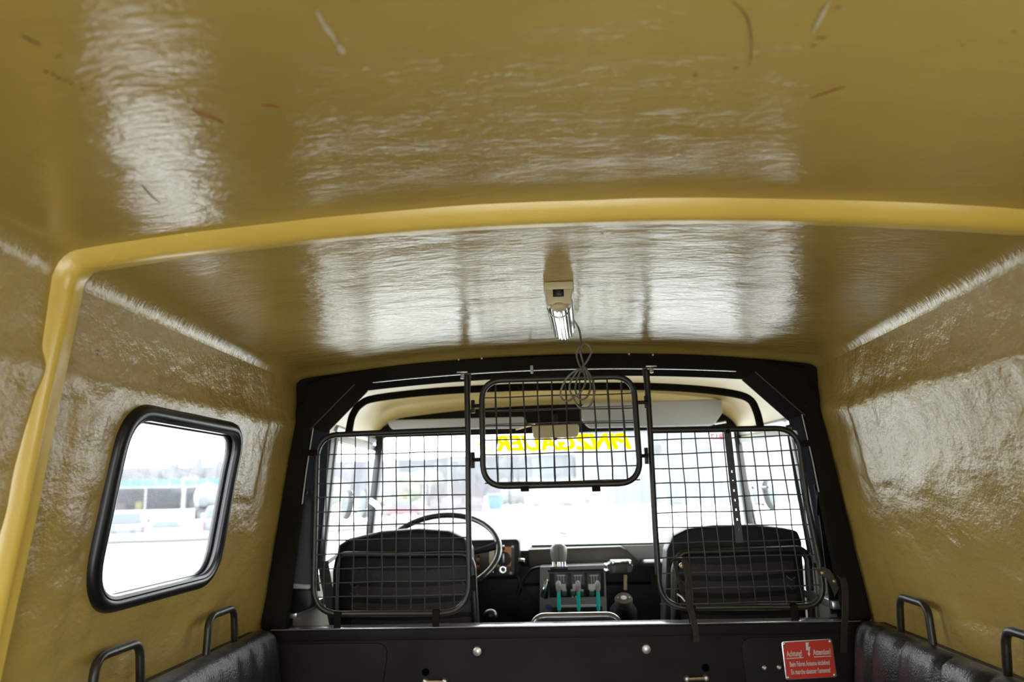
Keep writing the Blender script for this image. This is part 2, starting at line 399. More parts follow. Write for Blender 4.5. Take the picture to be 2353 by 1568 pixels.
mark('scratch', [(600, 240), (622, 241), (640, 244)], .0022, 'scratchred')
mark('scratch', [(1866, 223), (1890, 214), (1942, 197)], .0014, 'scratchred')
mark('smear', [(728, 22), (745, 55), (765, 82), (772, 98)], .004, 'smear')
mark('smear', [(778, 100), (790, 122)], .006, 'smear')
mark('smear', [(1905, 0), (1885, 40), (1868, 72)], .003, 'smear')
mark('scratch', [(1685, 0), (1715, 35), (1728, 90), (1722, 150)], .0011, 'grime')
mark('scratch', [(326, 425), (345, 447), (368, 466)], .0012, 'grime')
mark('scratch', [(50, 80), (90, 100)], .0016, 'grime')
for (px, py) in ((105, 163), (122, 170), (135, 178), (150, 184), (165, 190), (190, 204), (135, 127), (1880, 85), (1892, 85), (1870, 102), (1925, 15), (2330, 72), (1598, 172), (1690, 155), (1383, 505), (660, 545)):
    p = onceil(px, py); MB().ball((p.x, p.y, p.z - (.001 if py < 400 else .022)), (.0022, .0014, .0006), 7, 4).build('speck', 'grime', ceiling)

# ---- side window in the left wall
win = thing('window_1', 'small rounded side window with black rubber seal in the yellow wall', None, kind='structure')
def wpath(inset, xoff, r, ya=WY0, yb=WY1, sd=-1):
    q = fillet([(0, ya + inset, WZ0 + inset), (0, yb - inset, WZ0 + inset), (0, yb - inset, WZ1 - inset), (0, ya + inset, WZ1 - inset)], [r * 1.25, r, r * .85, r], True, 10)
    q2 = []
    for i, p in enumerate(q):
        nx = q[(i + 1) % len(q)]; m = max(1, int((nx - p).length / .02))
        q2 += [p.lerp(nx, j / m) for j in range(m)]
    return [Vector((sd * (xw(p.z) - xoff), p.y, p.z)) for p in q2]
MB().tube(wpath(0, .001, WR), .0145, 10, True).build('seal', 'rubber', win)
MB().tube(wpath(.010, .006, WR - .01), .0075, 8, True).build('seal_lip', 'rubber', win)
MB().tube(wpath(.013, -.012, WR - .012), .007, 8, True).build('outer_lip', 'rubber', win)
pp = wpath(.004, -.010, WR - .004)
MB().add(pp, [tuple(range(len(pp)))]).build('pane', 'glass', win)

win2 = thing('window_3_added', 'unseen side window added in the right wall beside the camera for light', None, kind='structure')  # unseen window added to bring light onto the left wall
MB().tube(wpath(0, .001, WR, RY0, RY1, 1), .0145, 10, True).build('seal', 'rubber', win2)
pp = wpath(.004, -.010, WR - .004, RY0, RY1, 1)
MB().add(pp, [tuple(range(len(pp)))]).build('pane', 'glass', win2)

# ---- benches along both walls
def bench(side, labtxt):
    b = thing('bench_seat', labtxt, 'bench', 'benches along the side walls')
    rings = []; N = 190; ya, yb = -.35, 2.125
    for i in range(N + 1):
        Y = ya + (yb - ya) * i / N; e = min(1, (yb - Y) / .02 + .55)
        gth = ns(Y * 16, side * 4) * .006 + ns(Y * 42, side * 4 + 2) * .0025
        if side > 0: gth += -.011 * max(0, math.sin(Y * 38 + 2 * ns(Y * 5, 1))) ** 6
        prof = [(.800, .40), (.800, .78), (.796, .800), (.785, .812), (.768, .815 + gth * .3), (.748, .812 + gth * .6), (.733, .800 + gth), (.726, .782 + gth * .6), (.720, .74), (.712, .66), (.706, .56), (.704, .44), (.71, .405)]
        cxx, czz = .755, .61
        rings.append([(side * (cxx + (x - cxx) * e - (gth if 5 <= k <= 9 else 0)), Y, czz + (z - czz) * (1 - (1 - e) * .12)) for k, (x, z) in enumerate(prof)])
    MB().loft(rings).build('backrest', 'leather', b, ang=70)
    MB().box((side * .60, .85, .40), (.42, 2.4, .07)).build('seat', 'leather', b, bevel=.02)
    MB().box((side * .60, .85, .185), (.38, 2.38, .37)).build('base', 'steel', b)
    MB().box((side * .806, .9, .798), (.020, 2.5, .014)).build('wall_rail', 'strap', b)
    for (y0, y1) in ((1.80, 1.985), (1.355, 1.545), (.55, .735), (.0, .185)):
        p = fillet([(side * .781, y0, .70), (side * .781, y0 + .018, .892), (side * .781, y1 - .028, .892), (side * .781, y1, .70)], .03, False, 6)
        MB().tube(p, .0082, 10).build('handle', 'tube', b)
    return b
bench(-1, 'black padded bench backrest with tube handles below the side window')
bench(1, 'wrinkled black bench backrest with tube handles beside the red sign')

# ================================================================= PARTITION FRAME, BULKHEAD
YF, DEP = 2.20, .16
frame = thing('partition_frame', 'dark steel arch frame with corner gussets between cab and rear body', 'frame')
for s in (-1, 1):
    post = [(s * .803, YF, .803), (s * .748, YF, 1.20), (s * .716, YF, 1.41), (s * .672, YF, 1.41), (s * .678, YF, 1.333), (s * .695, YF, 1.21), (s * .738, YF, .803)]
    MB().prism(post, (0, .035, 0)).build('post', 'steel', frame, bevel=.004)
    g = [(s * .678, YF - .001, 1.335), (s * .555, YF - .001, 1.459), (s * .60, YF - .001, 1.485), (s * .69, YF - .001, 1.465), (s * .704, YF - .001, 1.40)]
    MB().prism(g, (0, DEP - .006, 0)).build('gusset', 'steel', frame, bevel=.002)
    for yy in (YF - .003, YF + DEP - .006): MB().tube([(s * .680, yy, 1.334), (s * .556, yy, 1.4575)], .0016, 6).build('gusset_highlight', 'edge', frame)  # thin strips added as the highlight along the gusset edges
    q = at(700 if s < 0 else 1860, 960, YF); MB().lathe([(.012, 0), (.012, .006), (.006, .009)], (s * .690, YF, 1.36), (0, -1, 0), 6).build('bolt', 'steel', frame)
top = []
for i in range(41):
    x = -.70 + 1.40 * i / 40; top.append((x, YF, 1.519 - .048 * abs(x / .67) ** 3 - (.03 * ((abs(x) - .66) / .04) ** 2 if abs(x) > .66 else 0)))
bot = [(.69 - 1.38 * i / 30, YF, 1.484 - .024 * ((.69 - 1.38 * i / 30) / .55) ** 2) for i in range(31)]
def bot_z(x): return 1.484 - .024 * (x / .55) ** 2
MB().loft([[(x, YF, z), (x, YF + DEP, z), (x, YF + DEP, min(bot_z(x), z - .004)), (x, YF, min(bot_z(x), z - .004))] for x, y, z in top]).build('top_bar', 'steel', frame, ang=30)
bl = [(x, YF - .001, z - .0005) for x, y, z in bot if abs(x) < .55]
MB().ribbon([(x, YF + .004, z - .001) for x, y, z in bl], (0, .008, 0), .0025).build('lower_lip', 'edge', frame)  # bottom flange, lighter than the bar to carry the windscreen highlight
for px, py in ((1054, 827), (1107, 824), (1445, 814), (1500, 816)):
    p = at(px, py, YF - .001); MB().lathe([(.0028, 0), (.0028, .003), (.001, .004)], p, (0, -1, 0), 8).build('rivet', 'cream', frame)
p = at(1222, 850, YF); MB().box((p.x, p.y - .004, p.z), (.008, .012, .022)).build('hook', 'doorgrey', frame, bevel=.002)
for s in (-1, 1):                                             # inner flange the belts hang from, painted pale for its lit face
    q = [(s * .690, YF + .012, 1.335), (s * .710, YF + .012, 1.20), (s * .718, YF + .012, 1.12)]
    MB().ribbon([(s * .6755, YF + .008, 1.338), (s * .6925, YF + .008, 1.215), (s * .7015, YF + .008, 1.13)], (s * .006, .014, 0), .003).build('flange', 'doorgrey', frame)

bk = []                                                       # plate added to block light leaking between frame and fibreglass
for x, z in [(-.802, .81), (-.748, 1.20), (-.716, 1.41), (-.70, 1.445)] + [(x, z) for x, y, z in top[1:-1]] + [(.70, 1.445), (.716, 1.41), (.748, 1.20), (.802, .81)]:
    d = Vector((x, z - 1.0)) if z > .9 else Vector((x, 0)); d.normalize(); bk.append([(x - d.x * .015, YF + .02, z - d.y * .015), (x + d.x * .07, YF + .02, z + d.y * .07), (x + d.x * .07, YF + .026, z + d.y * .07), (x - d.x * .015, YF + .026, z - d.y * .015)])
MB().loft(bk).build('light_stop_plate', 'steel', frame)
bulk = thing('bulkhead', 'low dark painted bulkhead wall with flat shiny top below the guards', 'bulkhead')
MB().box((0, YF + .031, .402), (1.56, .062, .796)).build('panel', 'bulk', bulk, bevel=.003)
MB().box((0, YF + .032, .8005), (1.55, .062, .003)).build('ledge', 'bulktop', bulk, bevel=.001)  # bulkhead top, windscreen glare put into its pale colour
MB().prism(fillet([(-.785, YF - .004, .50), (-.785, YF - .004, .765), (-.455, YF - .004, .765), (-.495, YF - .004, .50)], [.01, .03, .03, .01]), (0, .006, 0)).build('raised_panel', 'bulk', bulk, bevel=.003)
MB().prism(fillet([(.48, YF - .003, .50), (.462, YF - .003, .765), (.74, YF - .003, .765), (.74, YF - .003, .50)], [.01, .03, .02, .01]), (0, .005, 0)).build('raised_panel', 'bulk', bulk, bevel=.003)
MB().box((0, YF - .001, .784), (1.52, .005, .026)).build('top_edge', 'bulk', bulk, bevel=.003)
for px, py in ((1097, 1497), (1485, 1492)):
    MB().lathe([(.0125, 0), (.0125, .003), (.011, .006), (.006, .008), (.001, .0085)], at(px, py, YF), (0, -1, 0), 16).build('bolt', 'zinc', bulk)
for px, py in ((1756, 1535), (1790, 1534)):
    MB().lathe([(.006, 0), (.006, .003), (.003, .006)], at(px, py, YF - .003), (0, -1, 0), 10).build('bolt', 'zinc', bulk)
for px, py in ((978, 1545), (1621, 1535)):
    MB().lathe([(.0098, 0), (.0098, .0015), (.006, .0016)], at(px, py, YF), (0, -1, 0), 14).build('hole_disc', 'hole', bulk)  # black discs painted for the dark inside open holes
for x0, y0, x1, y1 in ((978, 1565, 1023, 1565), (1577, 1559, 1621, 1557)):
    a, b = at(x0, y0, YF), at(x1, y1, YF); c = tag(MB().tube([a + Vector((0, -.012, 0)), b + Vector((0, -.012, 0))], .0045, 8).build('latch', 'brass', bulk), None)
    for q in (a, b): MB().lathe([(.008, 0), (.008, .010), (.006, .016), (.002, .018)], q, (0, -1, 0), 10).build('latch_bolt', 'zinc', c)

# enamelled warning sign
sg = thing('warning_sign', 'red enamel warning sign with white lightning bolt on the bulkhead', 'sign')
ys = YF - .0075
c0, c1, c2, c3 = at(1798, 1475, ys), at(1915, 1468, ys), at(1921, 1557, ys), at(1803, 1564, ys)
ux = (c1 - c0).normalized(); uz = Vector((-ux.z, 0, ux.x)); sw = .5 * ((c1 - c0).length + (c2 - c3).length); sh = .5 * ((c3 - c0).length + (c2 - c1).length); sc_ = (c0 + c1 + c2 + c3) / 4; sc_.y = ys
def sp(a, b, o=0.): return sc_ + ux * (a * sw) + uz * (b * sh) + Vector((0, -o, 0))
def rr_sign(k): return fillet([sp(-.5 * k, -.5 * k), sp(.5 * k, -.5 * k), sp(.5 * k, .5 * k), sp(-.5 * k, .5 * k)], .007)
MB().prism(rr_sign(1.0), (0, .004, 0)).build('plate', 'alu', sg, bevel=.0008)
e = .022; MB().prism([p + Vector((0, -.0008, 0)) for p in [sp(-.5 + e, -.5 + 3 * e), sp(-.5 + 3.2 * e, -.5 + e), sp(.5 - 3.2 * e, -.5 + e), sp(.5 - e, -.5 + 3 * e), sp(.5 - e, .5 - 4.5 * e), sp(.5 - 3.2 * e, .5 - e), sp(-.5 + 3.2 * e, .5 - e), sp(-.5 + e, .5 - 4.5 * e)]], (0, .001, 0)).build('red_field', 'red', sg)
for a in (-.45, .45):
    for b in (-.435, .435): MB().lathe([(.004, 0), (.004, .0015), (.002, .0028)], sp(a, b, .0005), (0, -1, 0), 8).build('rivet', 'zinc', sg)
zz = uz
text_part('Achtung!', 'white', sg,   .0195, sp(-.275, .105, .0012), ux, zz, wide=.55, bold=.0003)
text_part('Attention!', 'white', sg, .0195, sp(.265, .105, .0012), ux, zz, wide=.55, bold=.0003)
text_part('Beim Fahren Antenne einziehen!', 'white', sg, .017, sp(-.0, -.16, .0012), ux, zz, wide=.455, bold=.0002)
text_part("En marche abaisser l'antenne!", 'white', sg, .017, sp(-.0, -.36, .0012), ux, zz, wide=.49, bold=.0002)
for a, b in ((-.44, -.11), (.10, .43)): MB().box(sp((a + b) / 2, .055, .0012), ((b - a) * sw, .0008, .0018), Matrix((ux, (0, 1, 0), uz)).transposed()).build('underline', 'white', sg)
bolt = [(-.03, .44), (.035, .44), (.012, .31), (.05, .33), (.022, .16), (.042, .165), (.005, .07), (-.02, .17), (.0, .165), (.008, .25), (-.035, .23)]
MB().prism([sp(a, b, .0012) for a, b in bolt], (0, .0008, 0)).build('lightning_bolt', 'white', sg)

# ================================================================= MESH GUARDS
YP = 2.212; R0 = .0082
def wires_v(root, xs, z0f, z1f, y=YP, r=.0017, bend=0.):
    for x, dx in xs:
        za, zb = z0f(x), z1f(x); k = 9; ph = random.uniform(0, 6)
        pts = [(x + dx * (1 - j / k) + .0012 * math.sin(ph + j * 1.3), y - .0017 + bend * math.sin(j * 2.2 + x * 30), za + (zb - za) * j / k) for j in range(k + 1)]
        MB().tube(pts, r, 6).build('wire', 'wire', root)
def wires_h(root, zs, x0, x1, y=YP, r=.0017, slope=0.):
    for z in zs:
        k = 9; ph = random.uniform(0, 6); a, b = (x0(z), x1(z)) if callable(x0) else (x0, x1)
        MB().tube([(a + (b - a) * j / k, y + .0017, z + slope * (a + (b - a) * j / k) + .001 * math.sin(ph + j * 1.1)) for j in range(k + 1)], r, 6).build('wire', 'wire', root)

# left guard
g1 = thing('mesh_guard', 'wire mesh guard in a tube frame behind the driver seat, steering wheel showing through', 'guard', 'wire mesh guards on the bulkhead')
pl = fillet([(-.2405, YP, 1.476), (-.2395, YP, 1.33), (-.2415, YP, .835), (-.665, YP, .838), (-.664, YP, 1.318), (-.245, YP, 1.323)], [0, 0, .075, .072, .06, 0], False, 8)
MB().tube(pl, R0, 10).build('frame_tube', 'tube', g1)
xs = [(at(752 + 31.8 * i, 1105, YP).x, -.0008 * (5 - i)) for i in range(10)]
wires_v(g1, xs, lambda x: .84 + max(0, (-.61 - x)) * .55, lambda x: 1.322)
zs = [at(900, 1042 + 32.8 * i, YP).z for i in range(11)]
wires_h(g1, zs, lambda z: -.664 + max(0, (.89 - z)) * .3, lambda z: -.241)
def bracket(root, x, zb=.803, zt=.845):
    MB().box((x, YP - .0125, (zb + zt) / 2), (.019, .005, zt - zb)).box((x, YP - .004, zt - .004), (.019, .018, .008)).build('bracket', 'steel', root, bevel=.001)
bracket(g1, at(778, 1425, YP).x); bracket(g1, at(1003, 1425, YP).x)
def clip(root, px, py, w_, h_, y=YP - .008, d=.012, m='steel', nm='clip'):
    p = at(px, py, y); return MB().box((p.x, y, p.z), (w_, d, h_)).build(nm, m, root, bevel=.0012)
clip(g1, 712, 1041, .042, .017)
def flat_top(root, x, s):
    pts = [(x, YP, 1.40), (x, YP - .001, 1.44), (x + s * .004, YP - .002, 1.470), (x + s * .004, YP - .004, 1.482)]
    MB().ribbon(pts, [(.012, 0, 0), (.018, 0, 0), (.014, .006, 0), (.014, .006, 0)], .004).build('flattened_end', 'tube', root)
    MB().lathe([(.006, 0), (.006, .012), (.004, .014)], (x - s * .012, YP - .012, 1.478), (0, 0, -1), 8).build('bolt', 'zinc', root)
    MB().box((x - s * .012, YP - .012, 1.482), (.030, .016, .004)).build('bolt_plate', 'zinc', root, bevel=.001)
flat_top(g1, -.2395, 1)
for py in (935, 1058): clip(g1, 1087, py, .010, .036 if py < 1000 else .044, YP - .002, .014, 'black', 'hinge_leaf')
clip(g1, 1087, 1341, .014, .040, YP, .016, 'steel', 'catch')

# right guard
g3 = thing('mesh_guard', 'bent wire mesh guard behind the passenger seat with a perforated strip hanging on it', 'guard', 'wire mesh guards on the bulkhead')
pr = fillet([(.262, YP, 1.472), (.263, YP, 1.31), (.262, YP, 1.05), (.264, YP, .840), (.690, YP, .836), (.686, YP, .95), (.668, YP, 1.10), (.660, YP, 1.302), (.268, YP, 1.306)], [0, 0, 0, .07, .06, .05, .05, .06, 0], False, 8)
MB().tube(pr, R0, 10).build('frame_tube', 'tube', g3)
xs = [(at(1533 + 32.1 * i, 1003, YP).x, .0005 + .0030 * i) for i in range(10)]
wires_v(g3, xs, lambda x: .838 + (.012 if x < .31 else 0), lambda x: 1.305, bend=.003)
zs = [1.279 - .0392 * i for i in range(12)]
wires_h(g3, zs, lambda z: .264, lambda z: .664 + max(0, 1.15 - z) * .09 - max(0, .875 - z) * .6, slope=.004)
bracket(g3, at(1590, 1425, YP).x); bracket(g3, at(1823, 1410, YP).x)
clip(g3, 1862, 1019, .042, .017)
flat_top(g3, .262, -1)
for py in (925, 1048): clip(g3, 1485, py, .010, .036 if py < 1000 else .044, YP - .002, .014, 'black', 'hinge_leaf')
clip(g3, 1503, 1341, .012, .046, YP, .016, 'steel', 'catch')

# centre flap
g2 = thing('mesh_flap', 'small rounded wire mesh flap hinged high between the two guards', 'guard', 'wire mesh guards on the bulkhead')
YC = 2.190
pc = fillet([(-.197, YC, 1.165), (.228, YC, 1.165), (.222, YC, 1.455), (-.197, YC, 1.455)], [.058, .058, .055, .055], True, 9)
MB().tube(pc, R0 * 1.02, 10, True).build('frame_tube', 'tube', g2)
xs = [(at(1141 + 32.6 * i, 1010, YC).x, .0003 * i) for i in range(10)]
wires_v(g2, xs, lambda x: 1.167 + (.014 if x > .19 or x < -.16 else 0), lambda x: 1.453 - (.012 if x > .18 or x < -.15 else 0), YC, .0023)
for x, dx in xs:
    MB().tube([(x + .003, YC + .006, 1.17 + (.014 if x > .19 or x < -.16 else 0)), (x + .0015, YC + .016, 1.30), (x - .001, YC + .022, 1.44)], .0012, 5).build('rear_wire', 'wire', g2)
zs = [at(1290, 1107 - 33.0 * i, YC).z for i in range(7)]
wires_h(g2, zs, -.197 + .004, .226, YC, .0018)
MB().tube([(-.19, YC + .02, zs[4] + .006), (.02, YC + .02, zs[4] + .007), (.222, YC + .02, zs[4] + .006)], .0012, 5).build('rear_wire', 'wire', g2)
MB().tube([(-.19, YC + .02, zs[5] + .006), (.02, YC + .02, zs[5] + .006), (.222, YC + .02, zs[5] + .007)], .0012, 5).build('rear_wire', 'wire', g2)
for px, py in ((1206, 1124), (1370, 1124)): clip(g2, px, py, .022, .014, YC - .002, .02, 'steel', 'lug')
for px, py in ((1097, 933), (1097, 1057), (1478, 925), (1478, 1048)):
    p = at(px, py, YC + .008); MB().tube([(p.x - .014, YC + .010, p.z), (p.x + .014, YC + .006, p.z)], .005, 8).build('hinge_pin', 'black', g2)

# perforated steel strip hanging in front of the right guard
pf = thing('perforated_strip', 'dark flat steel strip with small square holes, hanging on the right mesh guard', 'strip')
a, b = at(1671, 985, YP - .012), at(1700, 1248, YP - .012); dv = (b - a); L = dv.length; dv.normalize(); wv = Vector((dv.z, 0, -dv.x)); wv = wv if wv.x > 0 else -wv
hw = .0095; mb = MB()
def strip_box(l0, l1, w0, w1): mb.prism([a + dv * l0 + wv * w0, a + dv * l0 + wv * w1, a + dv * l1 + wv * w1, a + dv * l1 + wv * w0], (0, .003, 0))
holes = [.116 + .0252 * i for i in range(7)]; last = 0
for h in holes:
    strip_box(last, h - .003, -hw, hw); strip_box(h - .003, h + .003, -hw, -.0018); strip_box(h - .003, h + .003, .0018, hw); last = h + .003
strip_box(last, L, -hw, hw)
mb.build('strip', 'tube', pf)
MB().lathe([(.006, 0), (.006, .005), (.003, .007)], a + dv * .008 - Vector((0, .001, 0)), (0, -1, 0), 8).build('bolt', 'steel', pf)

# leather tie straps
def strap(label, pts, wd, Y):
    t = thing('leather_strap', label, 'strap', 'leather tie straps on the right guard'); P = catmull([at(px, py, Y + dy) for px, py, dy in pts], 5)
    MB().ribbon(P, (wd, .004, 0), .003).build('strap_band', 'strap', t); return t, P
t1, P = strap('brown leather strap looped through the right mesh guard, its tail hanging over the bulkhead top', [(1548, 1290, 0), (1560, 1283, -.01), (1573, 1290, -.02), (1581, 1330, -.02), (1583, 1380, -.02), (1592, 1420, -.022), (1598, 1450, -.024), (1600, 1476, -.024)], .016, YP - .006)
MB().ribbon(catmull([at(1550, 1292, YP - .006), at(1556, 1320, YP - .012), at(1566, 1358, YP - .014), at(1574, 1382, YP - .014)], 5), (.009, .003, 0), .003).build('strap_loop', 'strap', t1)
MB().tube([at(1556, 1365, YP - .02), at(1566, 1372, YP - .024), at(1574, 1382, YP - .022)], .003, 6).build('buckle', 'zinc', t1)
MB().lathe([(.007, 0), (.007, .004), (.003, .006)], at(1566, 1300, YP - .012), (0, -1, 0), 10).build('stud', 'brass', t1)
t2, P = strap('brown leather strap hanging from the outer edge of the right guard beside the post', [(1930, 1322, 0), (1938, 1335, -.01), (1942, 1365, -.012), (1942, 1410, -.015), (1940, 1450, -.02), (1938, 1500, -.02)], .017, YP - .008)
MB().ribbon(catmull([at(1884, 1312, YP - .012), at(1902, 1320, YP - .018), at(1914, 1340, YP - .02), (at(1922, 1362, YP - .02))], 5), (.012, 0, .02), .004).build('strap_loop', 'strap', t2)
for px, py in ((1889, 1317), (1916, 1336)): MB().lathe([(.005, 0), (.005, .004), (.002, .006)], at(px, py, YP - .022), (0, -1, 0), 8).build('stud', 'brass', t2)

# ================================================================= TUBE LAMP AND ITS CABLE ON THE ROOF
lamp = thing('tube_lamp', 'cream hand lamp with black switch and clear ribbed tube cover under the roof', 'lamp')
P0 = onceil(1283, 646); YL = P0.y; zt = P0.z - .001; zb = at(1283, 699, YL).z; xa, xb = at(1249, 665, YL).x, at(1318, 665, YL).x; xm = (xa + xb) / 2; hwid = (xb - xa) / 2
zl = at(1290, 712, YL + .03).z - .004; YE = atz(1297, 782, zl).y; dxl = (at(1295, 770, YE).x - xm)
MB().box((xm, YL + .022, zt - .008), (hwid * 2, .046, .017)).build('cap_flange', 'cream', lamp, bevel=.004)
MB().prism([(xm - hwid * .93, YL + .003, zt - .012), (xm + hwid * .93, YL + .003, zt - .012), (xm + hwid * .80, YL + .003, zb), (xm - hwid * .80, YL + .003, zb)], (0, .04, 0)).build('end_cap', 'cream', lamp, bevel=.004)
sw_ = at(1283, 674, YL + .002); MB().box((sw_.x, YL + .002, sw_.z), (.021, .007, .014)).build('switch_frame', 'black', lamp, bevel=.001)
MB().box((sw_.x + .001, YL - .001, sw_.z), (.014, .005, .009), Matrix.Rotation(.2, 3, 'Y')).build('rocker', 'rubber', lamp, bevel=.001)
MB().ball((xm, YL + .010, zb - .003), (hwid * .55, .012, .009), 14, 8).build('lower_boss', 'cream', lamp)
rings = []
for j in range(3):
    Yj = YL + .04 + (YE - YL - .04) * j / 2; xo = xm + dxl * j / 2; ring = []
    for k in range(33):
        a = PI * k / 32; rr = 1 + .035 * math.cos(a * 22)
        ring.append((xo + math.cos(a) * hwid * .95 * rr, Yj, zt - .014 - math.sin(a) * (zt - .014 - zl) * rr * .98))
    ring += [(xo - hwid * .9, Yj, zt - .008), (xo + hwid * .9, Yj, zt - .008)]; rings.append(ring)
MB().loft(rings).build('tube_cover', 'lens', lamp, ang=25)
for s in (-1, 1):
    MB().tube([(xm + s * hwid * .62, YL + .04, zl + .008), (xm + dxl + s * hwid * .62, YE - .003, zl + .008)], .0022, 6).build('edge_strip', 'grime', lamp)
MB().box((xm + dxl / 2, (YL + YE) / 2 + .02, zt - .006), (hwid * 1.7, YE - YL - .03, .012)).build('housing', 'cream', lamp)
MB().tube(catmull([(xm - hwid * .8, YL + .06, zl + .014), (xm - hwid * .5, YL + .055, zl - .001), (xm, YL + .052, zl - .007), (xm + hwid * .5, YL + .055, zl - .001), (xm + hwid * .8, YL + .06, zl + .016)], 5), .0016, 6).build('wire_clip', 'zinc', lamp)
cab = [(1321, 742), (1326, 748), (1331, 759), (1334, 776), (1335, 790), (1331, 800), (1325, 813), (1328, 830), (1335, 844), (1346, 834), (1356, 817), (1360, 805), (1354, 794), (1344, 790), (1335, 797), (1334, 810), (1338, 827), (1341, 839), (1339, 854), (1329, 850), (1310, 861), (1296, 880), (1288, 902), (1293, 918), (1307, 921), (1320, 912), (1334, 902), (1344, 883), (1344, 864), (1337, 849), (1329, 866), (1322, 890), (1327, 912), (1339, 919), (1351, 909), (1357, 885), (1349, 859), (1342, 843), (1354, 859), (1364, 883), (1366, 905), (1358, 929), (1344, 940), (1329, 934), (1317, 914), (1309, 895), (1312, 876), (1328, 852)]
pts = [at(px, py, 1.80 + .02 * math.sin(i * .9) + min(i, 6) * .003) for i, (px, py) in enumerate(cab)]
pts[0] = Vector((xm + dxl * .6 + hwid * .8, at(*cab[0], 1.75).y, pts[0].z))
tag(MB().tube(catmull(pts, 5), .0023, 7).build('lamp_cable', 'cable'), 'thin grey lamp cable knotted into hanging loops in front of the mesh flap', 'cable')

# ================================================================= THE CAB
def zcab(Y): return 1.53 if Y < 2.88 else 1.53 - .075 * (1 - math.sqrt(max(0, 1 - ((Y - 2.88) / .305) ** 2)))
def cab_fn(u, v):
    s = 2 * u - 1; a = abs(s); Y = 2.33 + .85 * v; c = zcab(Y)
    if a < .75: x = .60 * a / .75; z = c - .034 * (x / .6) ** 2
    else:
        q = (a - .75) / .25; A, B, D = (.60, c - .034), (.705, c - .05), (.735, 1.325)
        x = A[0] * (1 - q) ** 2 + 2 * B[0] * q * (1 - q) + D[0] * q * q; z = A[1] * (1 - q) ** 2 + 2 * B[1] * q * (1 - q) + D[1] * q * q
    return (math.copysign(x, s), Y, z)
tag(MB().grid(cab_fn, 60, 40).build('ceiling_cab', 'cabroof', fix=False), 'smooth yellow roof lining over the front seats', kind='structure')
hp = catmull([at(px, py, 2.60) for px, py in ((800, 1000), (803, 985), (810, 955), (828, 930), (866, 915), (1000, 900), (1150, 892), (1290, 889), (1450, 888), (1580, 893), (1680, 904), (1722, 918), (1738, 945), (1746, 975), (1748, 988))], 5)
tag(MB().tube(hp, .0125, 8).build('trim_2', 'steel'), 'thin dark roof hoop over the front seats', kind='structure')
def xd(z): return .798 - max(0, z - .82) * .148
def ondoor(px, py, side):
    x = .75
    for _ in range(14): p = atx(px, py, side * x); x = xd(p.z)
    return p
for s, nm, lb in ((-1, 'wall_cab_left', 'dark body pillar behind the driver door'), (1, 'wall_cab_right', 'dark body pillar behind the passenger door')):
    MB_ = MB().loft([[(s * xo, 2.235, z), (s * xo, yf, z), (s * xi, yf, z), (s * xi, 2.235, z)] for z, xo, xi, yf in ((0, .835, .81, 2.68), (.82, .825, .80, 2.66), (1.15, .775, .748, 2.58), (1.47, .73, .702, 2.50))]); tag(MB_.build(nm, 'pillar'), lb, kind='structure')
tag(MB().box((0, 3.24, .45), (1.66, .04, .94)).build('wall_front', 'black'), kind='structure')

# windscreen
YW = 3.18
ws = thing('window_2', 'wide windscreen with dark frame', None, kind='structure')
zh0, zh1 = at(1290, 994, YW - .02).z, at(1290, 925, YW - .02).z
MB().box((0, YW, (zh0 + zh1) / 2), (1.52, .045, zh1 - zh0)).build('header', 'steel', ws, bevel=.006)
for (xa_, ya_, xb_, yb_) in ((876, 1000, 851, 1225), (1690, 985, 1722, 1215)):
    a, b = at(xa_, ya_, YW), at(xb_, yb_, YW); b = b + (b - a) * .45
    MB().prism([a + Vector((-.014, -.02, 0)), a + Vector((.014, -.02, 0)), b + Vector((.014, -.02, 0)), b + Vector((-.014, -.02, 0))], (0, .045, 0)).build('pillar', 'rubber', ws, bevel=.003)
zs0 = at(1350, 1262, YW).z
MB().box((0, YW + .005, zs0 - .03), (1.56, .04, .06)).build('sill', 'black', ws, bevel=.004)
MB().box((0, YW + .004, (zs0 + zh0) / 2), (1.50, .005, zh0 - zs0 + .04)).build('pane', 'glass', ws)

# lettering on the windscreen, read from outside (mirrored from in here)
dec = thing('windscreen_lettering', 'mirrored yellow italic lettering across the top of the windscreen', 'lettering')
a, b = at(1452, 1030, YW - .004), at(1140, 1036, YW - .004); Lr = (b - a).length
o = text_part('PINZGAUER', 'decal', dec, .082, a, (b - a), (0, 0, 1), 'letters', shear=.28, bold=.0040, depth=.0004, wide=1., align='LEFT')
wd_ = max((v.co - a).dot((b - a).normalized()) for v in o.data.vertices); fx = Lr / wd_; xv = (b - a).normalized()
for v in o.data.vertices: d = (v.co - a).dot(xv); v.co += xv * d * (fx - 1)
o2 = text_part('.com', 'decal', dec, .066, at(1134, 1036, YW - .004), xv, (0, 0, 1), 'letters', shear=.28, bold=.0012, depth=.0004, wide=.58, align='LEFT')
rd = thing('red_windscreen_writing', 'small mirrored red number written at the top corner of the windscreen', 'lettering')
text_part('817', 'decalred', rd, .034, at(1662, 1011, YW - .004), (-1, 0, 0), (0, 0, 1), 'digits', depth=.0004, wide=.95, align='LEFT')

# wiper outside
wp = thing('wiper', 'thin dark wiper resting along the bottom of the windscreen', 'wiper')
MB().tube([at(1178, 1227, YW + .05), at(1270, 1224, YW + .05), at(1368, 1229, YW + .05)], .0022, 6).build('blade', 'black', wp)
MB().tube([at(1285, 1226, YW + .055), at(1320, 1231, YW + .055), at(1395, 1249, YW + .05)], .0022, 6).build('arm', 'grey', wp)

